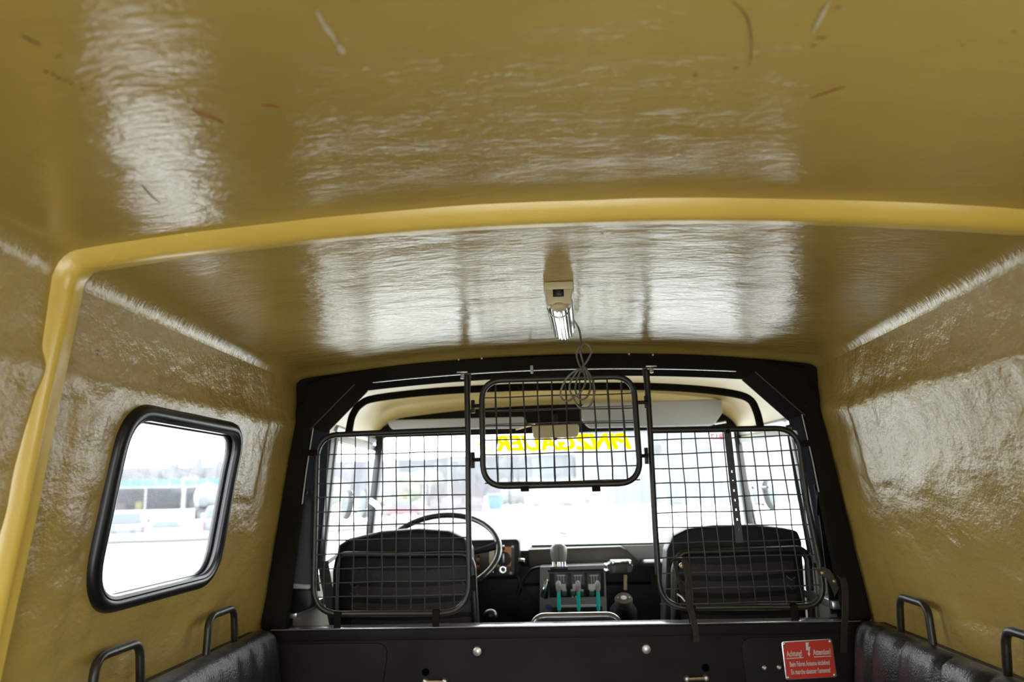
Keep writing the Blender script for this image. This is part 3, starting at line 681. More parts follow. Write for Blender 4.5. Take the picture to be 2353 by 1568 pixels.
# sun visors, inner mirror
def visor(label, px, py, Y, tilt):
    v = thing('sun_visor', label, 'visor', 'folded sun visors'); P = [at(a, b, Y) for a, b in zip(px, py)]
    MB().prism(fillet(P, .028), (0, .018, 0)).build('pad', 'visor', v, bevel=.006, seg=3)
    return v
v1 = visor('thin grey sun visor folded up above the driver side of the windscreen', (886, 1210, 1206, 900), (966, 958, 984, 988), 3.06, 0)
MB().tube([at(1185, 986, 3.07), at(1215, 978, 3.07), at(1228, 975, 3.09)], .005, 8).build('pivot', 'brass', v1)
v2 = visor('deeper grey sun visor hanging above the passenger side of the windscreen', (1335, 1662, 1660, 1640, 1352, 1334), (926, 917, 950, 978, 984, 962), 3.04, 0)
MB().tube([at(1642, 974, 3.05), at(1668, 970, 3.05)], .004, 8).build('pivot', 'alu', v2)
im = thing('inner_mirror', 'beige backed inner mirror at the top centre of the windscreen', 'mirror')
MB().prism(fillet([at(1222, 976, 3.0), at(1331, 974, 3.0), at(1329, 1005, 3.0), at(1225, 1009, 3.0)], .014), (0, .012, 0)).build('housing', 'beige', im, bevel=.004)
MB().tube([at(1277, 985, 3.01), at(1277, 965, 3.08), at(1277, 955, 3.12)], .007, 8).build('stalk', 'black', im)
MB().box(at(1276, 1010, 3.0), (.014, .012, .010)).build('lever', 'black', im, bevel=.002)

# doors
def door(name, side, lab, rear, front):
    d = thing(name, lab, None, kind='structure')
    MB().prism([(side * .815, 2.46, .02), (side * .815, 2.46, .86), (side * .785, 2.46, .90), (side * .775, 2.46, .90), (side * .775, 2.46, .02)], (0, .78, 0)).build('panel', 'doorcream', d, bevel=.004)
    r0, r1 = ondoor(*rear[0], side), ondoor(*rear[1], side); f0, f1 = ondoor(*front[0], side), ondoor(*front[1], side)
    def strip(p, q, wdt, m, nm='window_frame'):
        t = (q - p).normalized(); nrm = Vector((-side, 0, -.148)).normalized(); wv = t.cross(nrm).normalized() * wdt
        MB().ribbon([p, q], wv, .012).build(nm, m, d, bevel=.002)
    strip(r0, r1, .022, 'doorgrey'); strip(f0, f1, .030, 'doorgrey'); strip(r0, f0, .022, 'doorgrey'); strip(r1 - Vector((0, .02, 0)), f1, .02, 'doorgrey')
    off = Vector((side * .012, 0, 0)); up = Vector((0, 0, .03))
    strip(r0 + up, f0 + up, .022, 'alu', 'drip_rail')
    strip(f0 + Vector((side * -.004, .014, 0)), f1 + Vector((side * -.004, .014, 0)), .010, 'rubber', 'weather_strip'); strip(f0 + Vector((side * -.006, -.012, 0)), f1 + Vector((side * -.006, -.012, 0)), .006, 'rubber', 'weather_strip')
    strip(r0 + Vector((side * .004, -.035, 0)), r1 + Vector((side * .004, -.035, 0)), .055, 'rubber', 'weather_strip')
    MB().add([r0 + off, r1 + off, f1 + off, f0 + off], [(0, 1, 2, 3)]).build('pane', 'glass', d)
    MB().prism([(side * .77, 2.30, .815), (side * .738, 2.30, .815), (side * .738, 2.30, .838), (side * .77, 2.30, .838)], (0, .56, 0)).build('sill_rail', 'alu', d, bevel=.003)
    return d
door('door_1', -1, 'driver door with pale window frame', ((773, 1006), (742, 1300)), ((872, 1034), (848, 1222)))
door('door_2', 1, 'passenger door with pale window frame', ((1818, 990), (1878, 1290)), ((1700, 1012), (1738, 1206)))

# outside mirrors
def outmirror(label, px, py, Y, lean, gl, nm='side_mirror'):
    m = thing(nm, label, 'mirror', 'outside mirrors'); c = at(px, py, Y); R = Matrix.Rotation(lean, 3, 'Y'); rings = []; sd = -1 if px < 1200 else 1
    for h, k in ((-.010, .7), (-.006, 1), (.004, 1), (.012, .8), (.016, .45)):
        rings.append([c + R @ Vector((math.copysign(abs(math.cos(a)) ** .8, math.cos(a)) * .024 * k, h, math.copysign(abs(math.sin(a)) ** .75, math.sin(a)) * .062 * (.5 + .5 * k))) for a in [2 * PI * i / 24 for i in range(24)]])
    MB().loft(rings).build('housing', 'mirgrey' if gl else 'mirdark', m)
    MB().loft([[c + R @ Vector((math.cos(a) * .015 + sd * .010, -.0125, math.sin(a) * .054)) for a in [2 * PI * i / 24 for i in range(24)]], [c + R @ Vector((math.cos(a) * .015 + sd * .010, -.010, math.sin(a) * .054)) for a in [2 * PI * i / 24 for i in range(24)]]]).build('mirror_glass', 'mirror', m)
    MB().tube([c + Vector((0, .008, -.01)), c + Vector((.03 * (1 if px < 1200 else -1), .03 if gl else -.02, -.02 if gl else .03)), Vector(((.80 if px > 1200 else -.80), 3.20 if gl else 3.12, c.z - (.03 if gl else -.03)))], .005, 8).build('arm', 'black', m)
    return m
outmirror('slim dark outside mirror seen through the driver door window, furthest from the windscreen', 799, 1160, 3.42, .13, 0)
outmirror('pale outside mirror on the driver side next to the windscreen pillar', 840, 1158, 3.45, .08, 1)
outmirror('pale rounded outside mirror on the passenger side next to the windscreen pillar', 1722, 1141, 3.45, -.1, 1)
outmirror('slim grey outside mirror seen through the passenger door window, furthest from the windscreen', 1767, 1137, 3.42, -.16, 0)
br = thing('window_latch', 'small metal quarter light catch on the driver side pillar', 'latch')
MB().ribbon(catmull([at(850, 1150, 3.16), at(862, 1158, 3.15), at(870, 1168, 3.15), at(874, 1180, 3.15)], 4), (.012, 0, .018), .008).build('catch', 'zinc', br)

# front seats
def seat(label, outline, tubep, Y, xc):
    s = thing('front_seat', label, 'seat', 'front seats seen from behind'); o3 = [at(px, py, Y) for px, py in outline]
    o3[0].z = .46; o3[-1].z = .46
    MB().prism(fillet(o3, .02, True, 4), (0, .10, 0)).build('backrest', 'vinylblack', s, bevel=.018, seg=3)
    t3 = [at(px, py, Y - .022) for px, py in tubep]; t3[0].z = .44; t3[-1].z = .44
    MB().tube(fillet(t3, .05, False, 7), .0115, 10).build('back_frame', 'tube', s)
    x0, x1 = t3[0].x + .04, t3[-1].x - .03
    for i in range(4):
        zq = .905 - i * .05; MB().ribbon(catmull([(x0, Y - .006, zq), ((x0 + x1) / 2, Y - .014, zq - .006), (x1, Y - .006, zq + .002)], 5), (0, .004, .034), .006).build('back_strap', 'strap', s)
    for sx in (x0 + .012, x1 - .012):
        for zq in (.845, .872): MB().tube([(sx - .014, Y - .014, zq + .008), (sx, Y - .018, zq - .004), (sx + .012, Y - .014, zq + .003)], .0018, 6).build('spring_hook', 'dimzinc', s)
    MB().box((xc, Y + .27, .44), (.46, .40, .11)).build('cushion', 'vinylblack', s, bevel=.03, seg=3)
    MB().box((xc, Y + .30, .20), (.40, .42, .40)).build('base', 'steel', s)
    return s
YS = 2.56
seat('black driver seat seen from behind, in front of the steering wheel', [(766, 1440), (770, 1300), (774, 1255), (800, 1238), (870, 1222), (960, 1216), (1030, 1221), (1068, 1238), (1082, 1262), (1098, 1440)],
     [(774, 1440), (774, 1310), (780, 1276), (1072, 1274), (1086, 1300), (1104, 1440)], YS, at(930, 1300, YS).x)
seat('black passenger seat seen from behind, perforated strip hanging in front of it', [(1506, 1440), (1532, 1265), (1547, 1232), (1580, 1216), (1640, 1208), (1740, 1207), (1800, 1213), (1833, 1220), (1843, 1245), (1849, 1440)],
     [(1536, 1440), (1550, 1310), (1562, 1270), (1840, 1262), (1856, 1280), (1862, 1440)], YS, at(1690, 1300, YS).x)

# seat belts
def belt(label, side, anchor, Y):
    b = thing('seat_belt', label, 'seat belt', 'seat belts at the posts'); a = at(*anchor, Y)
    MB().lathe([(.012, 0), (.012, .006), (.006, .010)], a, (0, -1, 0), 8).build('anchor_bolt', 'brass', b)
    MB().ribbon([a + Vector((0, -.004, .004)), a + Vector((0, -.006, -.018)), a + Vector((0, -.008, -.03))], (.018, 0, 0), .003).build('anchor_plate', 'zinc', b)
    lo = [a + Vector((0, -.010, -.045)) + Vector((math.cos(t) * .017, math.sin(t) * .006, math.sin(t) * .013)) for t in [2 * PI * i / 14 for i in range(14)]]
    MB().tube(lo, .005, 8, True).build('guide_loop', 'black', b)
    return b, a
b1, a = belt('black seat belt with reel hanging at the driver side post', -1, (693, 1096), 2.29)
MB().ribbon(catmull([a + Vector((.004, 0, -.04)), at(694, 1160, 2.30), at(688, 1230, 2.30), at(690, 1300, 2.30), at(690, 1345, 2.30)], 6), [(.020 + .034 * min(1, i / 9), .02, 0) for i in range(25)], .003).build('webbing', 'belt', b1)
MB().ribbon(catmull([a + Vector((.006, .02, -.04)), at(712, 1170, 2.33), at(716, 1250, 2.33), at(718, 1330, 2.33), at(722, 1360, 2.33)], 6), (.030, .02, 0), .003).build('webbing', 'belt', b1)
MB().ribbon(catmull([at(742, 1290, 2.55), at(750, 1340, 2.55), at(762, 1400, 2.55), at(772, 1450, 2.55)], 4), (.032, .01, 0), .003).build('lap_webbing', 'belt', b1)
q0, q1, q2, q3 = at(662, 1352, 2.29), at(712, 1350, 2.29), at(716, 1398, 2.29), at(660, 1418, 2.29)
MB().prism(fillet([q0, q1, q2, q3], .018), (0, .06, 0)).build('reel', 'black', b1, bevel=.006)
MB().prism([at(672, 1341, 2.288), at(705, 1345, 2.288), at(709, 1355, 2.288), at(662, 1353, 2.288)], (0, .05, 0)).build('reel_cap', 'doorgrey', b1, bevel=.003)
MB().tube(catmull([at(660, 1350, 2.285), at(653, 1385, 2.285), at(648, 1430, 2.285)], 4), .004, 6).build('reel_bracket', 'brass', b1)
b2, a = belt('black seat belt hanging at the passenger side post', 1, (1888, 1072), 2.29)
MB().ribbon(catmull([a + Vector((-.006, 0, -.04)), at(1883, 1130, 2.30), at(1879, 1185, 2.30)], 6), [(.022 - .001 * i, .01, 0) for i in range(13)], .003).build('webbing', 'belt', b2)
MB().ribbon(catmull([a + Vector((.004, .0, -.045)), at(1902, 1160, 2.30), at(1922, 1260, 2.30), at(1942, 1350, 2.30), at(1952, 1400, 2.30)], 6), (.030, .02, 0), .003).build('webbing', 'belt', b2)
MB().ribbon(catmull([a + Vector((.000, .02, -.05)), at(1900, 1200, 2.33), at(1912, 1300, 2.33), at(1925, 1410, 2.33)], 6), (.045, .02, 0), .003).build('webbing', 'belt', b2)
MB().ball(at(1928, 1316, 2.285), (.006, .006, .008)).build('tongue', 'chrome', b2)
MB().tube([at(1953, 1385, 2.285), at(1954, 1402, 2.285)], .003, 6).build('buckle_pin', 'brass', b2)

# steering wheel
sw = thing('steering_wheel', 'large thin black steering wheel behind the driver guard', 'steering wheel')
c = at(1013, 1268, 2.90); Rw = .207; tl = math.radians(36); ex = Vector((1, 0, 0)); ey = Vector((0, math.cos(tl), math.sin(tl))); en = ex.cross(ey)
MB().tube([c + (ex * math.cos(a) + ey * math.sin(a)) * Rw for a in [2 * PI * i / 48 for i in range(48)]], .0115, 10, True).build('rim', 'glossblack', sw)
for ang in (8, 172, 270):
    a = math.radians(ang); d = ex * math.cos(a) + ey * math.sin(a)
    MB().tube([c + d * .03 - en * .035, c + d * .12 - en * .018, c + d * .165 - en * .010, c + d * (Rw - .004)], [.007, .006, .008, .009], 8, flat=1.6).build('spoke', 'glossblack', sw)
MB().lathe([(.05, -.05), (.055, -.03), (.045, -.015), (.02, -.008)], c, en, 20).build('hub', 'black', sw)
MB().tube([c - en * .05, c - en * .30], .02, 10).build('column', 'black', sw)

# dashboard
da = thing('dashboard', 'dark olive sheet metal dashboard below the windscreen', 'dashboard')
zt_, zb_ = at(1350, 1256, 3.06).z, at(1350, 1306, 3.06).z
MB().box((.32, 3.12, (zt_ + zb_) / 2), (.86, .12, zt_ - zb_)).build('beam', 'olive', da, bevel=.006)
MB().box((.33, 3.13, zt_ + .004), (.86, .11, .006)).build('top_edge', 'black', da, bevel=.002)
MB().prism([at(1428, 1254, 3.052), at(1540, 1252, 3.052), at(1540, 1288, 3.052), at(1468, 1290, 3.052)], (0, .01, 0)).build('glove_panel', 'grey', da, bevel=.002)
MB().tube([at(1212, 1263, 3.055), at(1425, 1256, 3.055), at(1438, 1262, 3.055)], .0022, 6).build('seam', 'zinc', da)
MB().box((.55, 3.0, at(1480, 1294, 2.94).z - .006), (.50, .14, .02)).build('shelf', 'black', da, bevel=.003)
pz = at(1490, 1291, 2.925); MB().box((.53, 2.925, pz.z), (.46, .012, .012)).build('shelf_edge', 'alu', da, bevel=.002)
MB().box((.30, 3.14, .55), (.9, .10, .50)).build('lower_panel', 'black', da)
MB().tube(catmull([at(1262, 1302, 2.98), at(1225, 1308, 2.99), at(1205, 1330, 3.0), at(1190, 1370, 3.0)], 5), .005, 7).build('cable', 'black', da)
MB().tube(catmull([at(1190, 1325, 3.0), at(1205, 1360, 3.0), at(1230, 1390, 3.0)], 5), .004, 7).build('cable', 'black', da)

ip = thing('instrument_panel', 'box shaped instrument panel with rotary switch right of the steering wheel', 'instrument panel')
YI = 3.0
i0, i1 = at(915, 1245, YI), at(1196, 1333, YI); i1z = at(1150, 1332, YI).z; i0z = at(1150, 1240, YI).z
MB().prism(fillet([(i0.x, YI, i0z), (i1.x, YI, i0z), (i1.x - .006, YI, i1z), (i0.x, YI, i1z)], .016), (0, .15, 0)).build('housing', 'black', ip, bevel=.006)
f0, f1 = at(930, 1256, YI - .002), at(1184, 1325, YI - .002); fz0, fz1 = at(1140, 1256, YI).z, at(1140, 1324, YI).z
MB().prism(fillet([(f0.x, YI - .003, fz0), (f1.x, YI - .003, fz0), (f1.x - .004, YI - .003, fz1), (f0.x, YI - .003, fz1)], .01), (0, .006, 0)).build('face_plate', 'olive', ip, bevel=.0015)
YJ = YI - .004
MB().prism(fillet([at(1138, 1258, YJ), at(1175, 1257, YJ), at(1174, 1302, YJ), at(1138, 1303, YJ)], .003), (0, .002, 0)).build('scale_plate', 'orange', ip)
MB().prism(fillet([at(1124, 1264, YJ), at(1136, 1264, YJ), at(1136, 1297, YJ), at(1124, 1297, YJ)], .003), (0, .002, 0)).build('scale_plate', 'cream', ip)
rot = MB().lathe([(.027, 0), (.027, .006), (.024, .010), (.010, .011)], at(1157, 1285, YJ), (0, -1, 0), 24).build('rotary_switch', 'black', ip)
MB().box(at(1157, 1283, YJ - .014), (.006, .014, .032)).build('pointer', 'alu', rot, bevel=.002)
MB().tube([at(1157, 1263, YJ), at(1157, 1258, YJ - .02)], .005, 8).build('toggle', 'black', ip)
MB().ball(at(1157, 1256, YJ - .022), .0045, 8, 6).build('toggle_tip', 'alu', ip)
kn = MB().lathe([(.015, 0), (.015, .010), (.012, .014), (.009, .014), (.009, .004)], at(1156, 1309, YJ), (0, -1, 0), 18).build('push_knob', 'chrome', ip)
MB().lathe([(.008, .005), (.008, .006), (.003, .006)], at(1156, 1309, YJ), (0, -1, 0), 12).build('knob_centre', 'rubber', kn)
MB().lathe([(.012, 0), (.012, .006), (.008, .009)], at(1134, 1311, YJ), (0, -1, 0), 14).build('small_switch', 'black', ip)
MB().box(at(1133, 1310, YJ - .011), (.004, .006, .020)).build('switch_lever', 'chrome', ip)
for px, py in ((1173, 1318), (1178, 1257)): MB().lathe([(.006, 0), (.005, .005), (.002, .006)], at(px, py, YJ), (0, -1, 0), 10).build('screw', 'zinc', ip)
for i, cc in enumerate(('rubber', 'scratchred', 'rubber', 'scratchred', 'rubber')):
    MB().lathe([(.006, 0), (.006, .003), (.003, .005)], at(1099, 1278 + 8.5 * i, YJ), (0, -1, 0), 10).build('indicator_lamp', cc, ip)
    if i < 3: MB().box(at(1088, 1277 + 9 * i, YJ), (.004, .002, .006)).build('indicator_label', 'white', ip)
MB().lathe([(.010, 0), (.010, .012), (.008, .020), (.003, .022)], at(1194, 1290, YI + .01), (1, -.3, 0), 12).build('side_knob', 'chrome', ip)

# gear lever, tray, canister, handset, ashtray
gl = thing('gear_lever', 'black ball topped gear lever right of the driver seat', 'lever')
gp = at(1127, 1415, 2.62); MB().ball(gp, (.023, .023, .020), 16, 10).build('knob', 'rubber', gl); MB().tube([gp, gp + Vector((.0, .06, -.4)), gp + Vector((0, .06, -.66))], .007, 8).build('rod', 'black', gl)
mt = thing('middle_seat', 'low black centre backrest with shiny rounded rim between the front seats', 'seat')
YM = 2.50; m0, m1 = at(1224, 1440, YM).x, at(1424, 1440, YM).x; mz = at(1320, 1418, YM).z
rim = fillet([(m0 - .01, YM, .45), (m0 + .004, YM, mz), (m1 - .004, YM, mz), (m1 + .01, YM, .45)], .035, False, 8)
MB().tube(rim, .013, 12).build('rim', 'bulktop', mt, ang=60)  # black vinyl edge, its pale tone painted as reflected windscreen light
MB().prism([(m0 + .0, YM + .004, .45), (m0 + .006, YM + .004, mz - .004), (m1 - .006, YM + .004, mz - .004), (m1, YM + .004, .45)], (0, .02, 0)).build('pad', 'vinylblack', mt, bevel=.006)
MB().box(((m0 + m1) / 2, YM + .2, .22), (m1 - m0 + .02, .40, .44)).build('engine_cover', 'black', mt, bevel=.02)

cn = thing('switch_console', 'grey centre console with three turquoise levers and a black selector plate', 'console')
YK = 2.96
MB().prism([at(1241, 1303, YK), at(1390, 1298, YK), at(1396, 1440, YK), at(1240, 1440, YK)], (0, .09, 0)).build('body', 'grey', cn, bevel=.004)
MB().prism([at(1262, 1318, YK - .002), at(1388, 1315, YK - .002), at(1389, 1372, YK - .002), at(1262, 1374, YK - .002)], (0, .004, 0)).build('selector_plate', 'black', cn, bevel=.001)
MB().box(at(1325, 1311, YK - .006), (.205, .012, .010)).build('hood', 'black', cn, bevel=.002)
for i, px in enumerate((1289, 1328, 1365)):
    g = MB().box(at(px, 1331, YK - .003), (.046, .002, .040)).build('diagram_plate', 'olive', cn)
    for k in (-1, 0, 1): MB().box(at(px + k * 6, 1332, YK - .0045), (.0022, .001, .024)).build('diagram_line', 'visor', g)
    MB().box(at(px, 1323, YK - .0045), (.030, .001, .004)).build('diagram_title', 'visor', g)
    MB().box(at(px + (3, -4, -5)[i], 1349, YK - .003), (.026, .003, .020)).build('white_label', 'white', cn, bevel=.001)
    for k in ((8,) if i == 0 else (-11, 8) if i == 1 else (-5,)):
        gg = MB().box(at(px + k, 1362, YK - .004), (.016, .005, .022)).build('green_tag', 'green', cn, bevel=.001)
        MB().box(at(px + k, 1357, YK - .007), (.016, .002, .006)).build('tag_stripe', 'visor', gg)
for px in (1316, 1323): MB().box(at(px, 1372, YK - .004), (.004, .002, .006)).build('small_mark', 'white', cn)
MB().prism([at(1268, 1397, YK - .003), at(1384, 1393, YK - .003), at(1386, 1440, YK - .003), at(1266, 1440, YK - .003)], (0, .004, 0)).build('lever_slot', 'rubber', cn)
MB().box(at(1330, 1393, YK - .008), (.15, .014, .008)).build('slot_lip', 'doorgrey', cn, bevel=.002)
for px in (1283, 1328, 1373):
    top_, mid_, low_ = at(px, 1340, YK - .07), at(px + 1, 1362, YK - .065), at(px + 2, 1402, YK - .05)
    lv = MB().tube([mid_, low_], .0062, 10).build('lever', 'teal', cn)
    MB().lathe([(.001, 0), (.006, .003), (.0098, .012), (.0098, .028), (.006, .038), (.006, .042)], top_ + Vector((0, 0, .008)), (mid_ - top_).normalized(), 12).build('lever_knob', 'knobgrey', lv)
    MB().tube([low_, low_ + Vector((0, .05, -.05))], .004, 8).build('lever_shank', 'zinc', lv)
MB().ribbon(catmull([at(1254, 1332, YK - .02), at(1250, 1355, YK - .03), at(1246, 1372, YK - .02)], 4), (.012, .004, 0), .012).build('grab_handle', 'chrome', cn, bevel=.002)
MB().ribbon(catmull([at(1258, 1336, YK - .015), at(1256, 1358, YK - .02), at(1254, 1376, YK - .015)], 4), (.014, .004, 0), .012).build('grab_handle_pad', 'black', cn, bevel=.002)
MB().lathe([(.009, 0), (.010, .012), (.007, .018)], at(1259, 1395, YK - .002), (0, -1, 0), 12).build('blue_knob', 'blue', cn)

hs = thing('microphone', 'grey plastic hand microphone standing on the console', 'microphone')
h0 = at(1283, 1250, YK - .03); h1 = at(1283, 1293, YK - .03); hx = .030; rings = []
for i in range(9):
    t = i / 8; z = h0.z + (h1.z - h0.z) * t; k = (.45, .82, .96, 1, 1, .97, .92, .86, .78)[i]
    rings.append([(h0.x + math.copysign(abs(math.cos(a)) ** .8, math.cos(a)) * hx * k, YK - .03 + math.sin(a) * .022 * k, z) for a in [2 * PI * j / 20 for j in range(20)]])
MB().loft(rings).build('body', 'grey', hs, ang=50)
MB().tube([(h0.x, YK - .0535, h0.z - .01), (h0.x, YK - .053, h1.z + .005)], .0012, 5).build('seam', 'black', hs)
for dx in (-.022, -.016, -.004, .003, .012, .022): MB().box((h0.x + dx, YK - .045, h1.z - .008), (.004, .012, .022)).build('contact', 'alu' if dx != -.016 else 'brass', hs)
MB().box((h0.x, YK - .028, h1.z - .018), (.062, .05, .012)).build('holder', 'rubber', hs, bevel=.003)

ash = thing('ashtray', 'shiny metal ashtray fixed to the dashboard shelf', 'ashtray')
YA = 2.86
MB().prism(fillet([at(1398, 1294, YA), at(1448, 1291, YA), at(1455, 1302, YA), at(1450, 1317, YA), at(1402, 1320, YA), at(1396, 1308, YA)], .008), (0, .06, 0)).build('body', 'olive', ash, bevel=.004)
MB().box(at(1425, 1290, YA + .02), (.07, .05, .010)).build('lid', 'chrome', ash, bevel=.003)
MB().box(at(1394, 1298, YA), (.020, .02, .010)).box(at(1394, 1311, YA), (.020, .02, .010)).build('clip', 'chrome', ash, bevel=.002)
for px in (1409, 1448): MB().box(at(px, 1294, YA - .004), (.009, .008, .016)).build('lug', 'chrome', ash, bevel=.002)
for px in (1411, 1445): MB().box(at(px, 1309, YA - .002), (.010, .006, .018)).build('slot', 'rubber', ash)
MB().tube([at(1437, 1322, YA + .03), at(1437, 1356, YA + .03)], .006, 8).build('stem', 'brass', ash)

cn2 = thing('canister', 'round olive canister with a pale centre cap beside the passenger seat', 'canister')
cc = at(1433, 1378, 2.78); ax = Vector((0, -.55, .83)).normalized()
MB().lathe([(.030, -.30), (.044, -.28), (.046, -.05), (.030, -.02)], cc, ax, 22).build('body', 'black', cn2)
cap = MB().lathe([(.028, -.025), (.029, -.014), (.030, 0), (.027, .006), (.012, .007)], cc, ax, 22).build('cap', 'olive', cn2)
MB().lathe([(.010, .006), (.010, .008), (.004, .009)], cc, ax, 14).build('cap_centre', 'visor', cap)
for s in (-1, 1): MB().ball(cc + ax * .008 + Vector((s * .019, 0, 0)), .0025, 6, 4).build('cap_stud', 'zinc', cap)

# ================================================================= OUTSIDE
GZ = -.62
def gr(px, py): return atz(px, py, GZ)
n_ = 48; tag(MB().add([(0, 0, GZ)] + [(700 * math.cos(2 * PI * i / n_), 700 * math.sin(2 * PI * i / n_), GZ) for i in range(n_)], [(0, i + 1, (i + 1) % n_ + 1) for i in range(n_)]).build('ground', 'road'), 'wide pale concrete yard', kind='structure')
kp = catmull([gr(-900, 1300), gr(-200, 1275), gr(230, 1253), gr(500, 1243), gr(860, 1217), gr(1090, 1200), gr(1300, 1184), gr(1500, 1167), gr(1660, 1153), gr(1900, 1140)], 6)
def offset(path, d):
    out = []
    for i, p in enumerate(path):
        t = (path[min(i + 1, len(path) - 1)] - path[max(i - 1, 0)]); t.z = 0; t.normalize(); out.append(p + Vector((-t.y, t.x, 0)) * d)
    return out
ks = thing('trim_3', 'grey kerb along the far side of the yard', None, kind='structure')
MB().ribbon([p + Vector((0, 0, .07)) for p in kp], [(0, 0, .14)] * len(kp), .3).build('kerb_stone', 'kerb', ks)
o1 = offset(kp, .2); o2 = offset(kp, 1.6); o3 = offset(kp, 3.4)
mb = MB(); k = len(kp)
mb.loft([[a + Vector((0, 0, .13)), b + Vector((0, 0, .36)), c + Vector((0, 0, .02))] for a, b, c in zip(o1, o2, o3)], cap=False)
tag(mb.build('grass_verge', 'grass', ang=80), 'strip of dry grass behind the kerb', 'grass', kind='stuff')

def away(px, py, Y):
    p = at(px, py, Y); return p, -math.atan2(p.x, p.y)
def pickup(label, px, Y, dz=-.1):
    p, rz = away(px, 1150, Y); t = thing('pickup_truck', label, 'truck', 'white pickup trucks across the road', (p.x, p.y, GZ + dz), rz)
    MB().prism([(-.98, 0, .55), (.98, 0, .55), (.98, 0, 1.12), (-.98, 0, 1.12)], (0, 2.0, 0)).build('bed', 'truckwhite', t, bevel=.05)
    tg = MB().box((0, -.03, .86), (1.62, .06, .48)).build('tailgate', 'truckwhite', t, bevel=.02)
    for x in (-.42, .42): MB().box((x, -.065, .82), (.18, .03, .07)).build('handle', 'tyre', tg)
    MB().loft([[(-.95, 2.0, 1.1), (.95, 2.0, 1.1), (.95, 3.9, 1.1), (-.95, 3.9, 1.1)], [(-.80, 2.15, 1.72), (.80, 2.15, 1.72), (.80, 3.3, 1.72), (-.80, 3.3, 1.72)], [(-.66, 2.3, 1.80), (.66, 2.3, 1.80), (.66, 3.1, 1.80), (-.66, 3.1, 1.80)]]).build('cab', 'truckwhite', t, bevel=.03)
    MB().prism([(-.78, 2.02, 1.18), (.78, 2.02, 1.18), (.70, 2.12, 1.64), (-.70, 2.12, 1.64)], (0, -.03, 0)).build('rear_window', 'carglass', t)
    MB().box((0, 4.5, .85), (1.86, 1.5, .6)).build('hood', 'truckwhite', t, bevel=.06)
    MB().box((0, -.1, .48), (1.8, .16, .18)).build('bumper', 'shedtrim', t, bevel=.02)
    for s in (-1, 1):
        MB().box((s * 1.18, 3.4, 1.25), (.2, .12, .28)).build('mirror', 'carglass', t, bevel=.02)
        MB().box((s * .90, -.04, .88), (.12, .06, .36)).build('tail_light', 'redcar', t, bevel=.01)
        for y in (.9, 4.3): MB().lathe([(.36, 0), (.38, .05), (.38, .20), (.30, .24)], (s * .72, y, .38), (s, 0, 0), 18).build('wheel', 'tyre', t)
    return t
pickup('whole white pickup truck seen from behind through the left side window', 288, 38.5, -.52)
pickup('white pickup truck cut off by the right edge of the side window', 512, 42, -.42)
def car(name, label, px, Y, m, dz=-.1, turn=0., group=None, cat='car', sc=1.):
    p, rz = away(px, 1150, Y); t = thing(name, label, cat, group, (p.x, p.y, GZ + dz), rz + turn)
    q = lambda L: [(x * sc, y * sc, z * sc) for x, y, z in L]
    MB().prism(q([(-2.1, -.85, .3), (2.1, -.85, .3), (2.15, -.85, .75), (1.2, -.85, .9), (-1.9, -.85, .9), (-2.15, -.85, .7)]), (0, 1.7 * sc, 0)).build('body', m, t, bevel=.08)
    MB().loft([q([(-1.5, -.78, .88), (1.1, -.78, .88), (1.1, .78, .88), (-1.5, .78, .88)]), q([(-1.0, -.62, 1.40), (.45, -.62, 1.40), (.45, .62, 1.40), (-1.0, .62, 1.40)])]).build('roof', m, t, bevel=.06)
    for a, b, c_, d in ((-1.25, -.35, -.92, -.3), (-.22, .85, -.2, .40)): MB().prism(q([(a, -.80, .93), (b, -.80, .93), (d, -.68, 1.33), (c_, -.68, 1.33)]), (0, .04 * sc, 0)).build('side_window', 'carglass', t)
    for x in (-1.3, 1.3):
        for y in (-.84, .66): MB().lathe([(.28 * sc, 0), (.31 * sc, .03), (.31 * sc, .17), (.24 * sc, .18)], (x * sc, y * sc, .31 * sc), (0, 1, 0), 16).build('wheel', 'tyre', t)
    return t
car('parked_car', 'low white car between the pickup trucks seen through the side window', 392, 50, 'truckwhite', -.6, 0, None, 'car', .8)
car('parked_car', 'dusty red car on the far side of the road left of the brown fence', 928, 66, 'redcar', -.1)
car('parked_van', 'white van parked in front of the grey building', 1268, 74, 'truckwhite', .3, .1, None, 'van', 1.15)
car('parked_car', 'small white car beside the van in front of the grey building', 1318, 80, 'truckwhite', .5)

# shed with teal roof
p, rz = away(385, 1172, 100); p.z -= 0; sh_ = thing('open_shed', 'long open fronted shed with a teal sheet roof beyond the side window', 'shed', None, (p.x, p.y, p.z), rz)
MB().box((0, 4, 1.4), (15, .2, 2.8)).build('back_wall', 'shedwall', sh_); MB().box((0, 1.5, -.6), (17, 6, 1.2)).build('platform', 'road', sh_)
MB().prism([(-8.2, -1, 2.85), (8.2, -1, 2.85), (8.2, 2.5, 3.75), (-8.2, 2.5, 3.75)], (0, .05, .12)).build('roof', 'tealroof', sh_)
for i in range(11): MB().prism([(-7.6 + 1.52 * i, -1.02, 2.99), (-7.54 + 1.52 * i, -1.02, 2.99), (-7.54 + 1.52 * i, 2.5, 3.90), (-7.6 + 1.52 * i, 2.5, 3.90)], (0, .02, .05)).build('roof_seam', 'shedtrim', sh_)
MB().box((0, -1.05, 2.82), (16.4, .12, .22)).build('fascia', 'shedtrim', sh_)
for x in (-7.9, -2.6, 1.9, 6.2): MB().box((x, -.9, 1.35), (.22, .22, 2.75)).build('post', 'shedtrim', sh_)
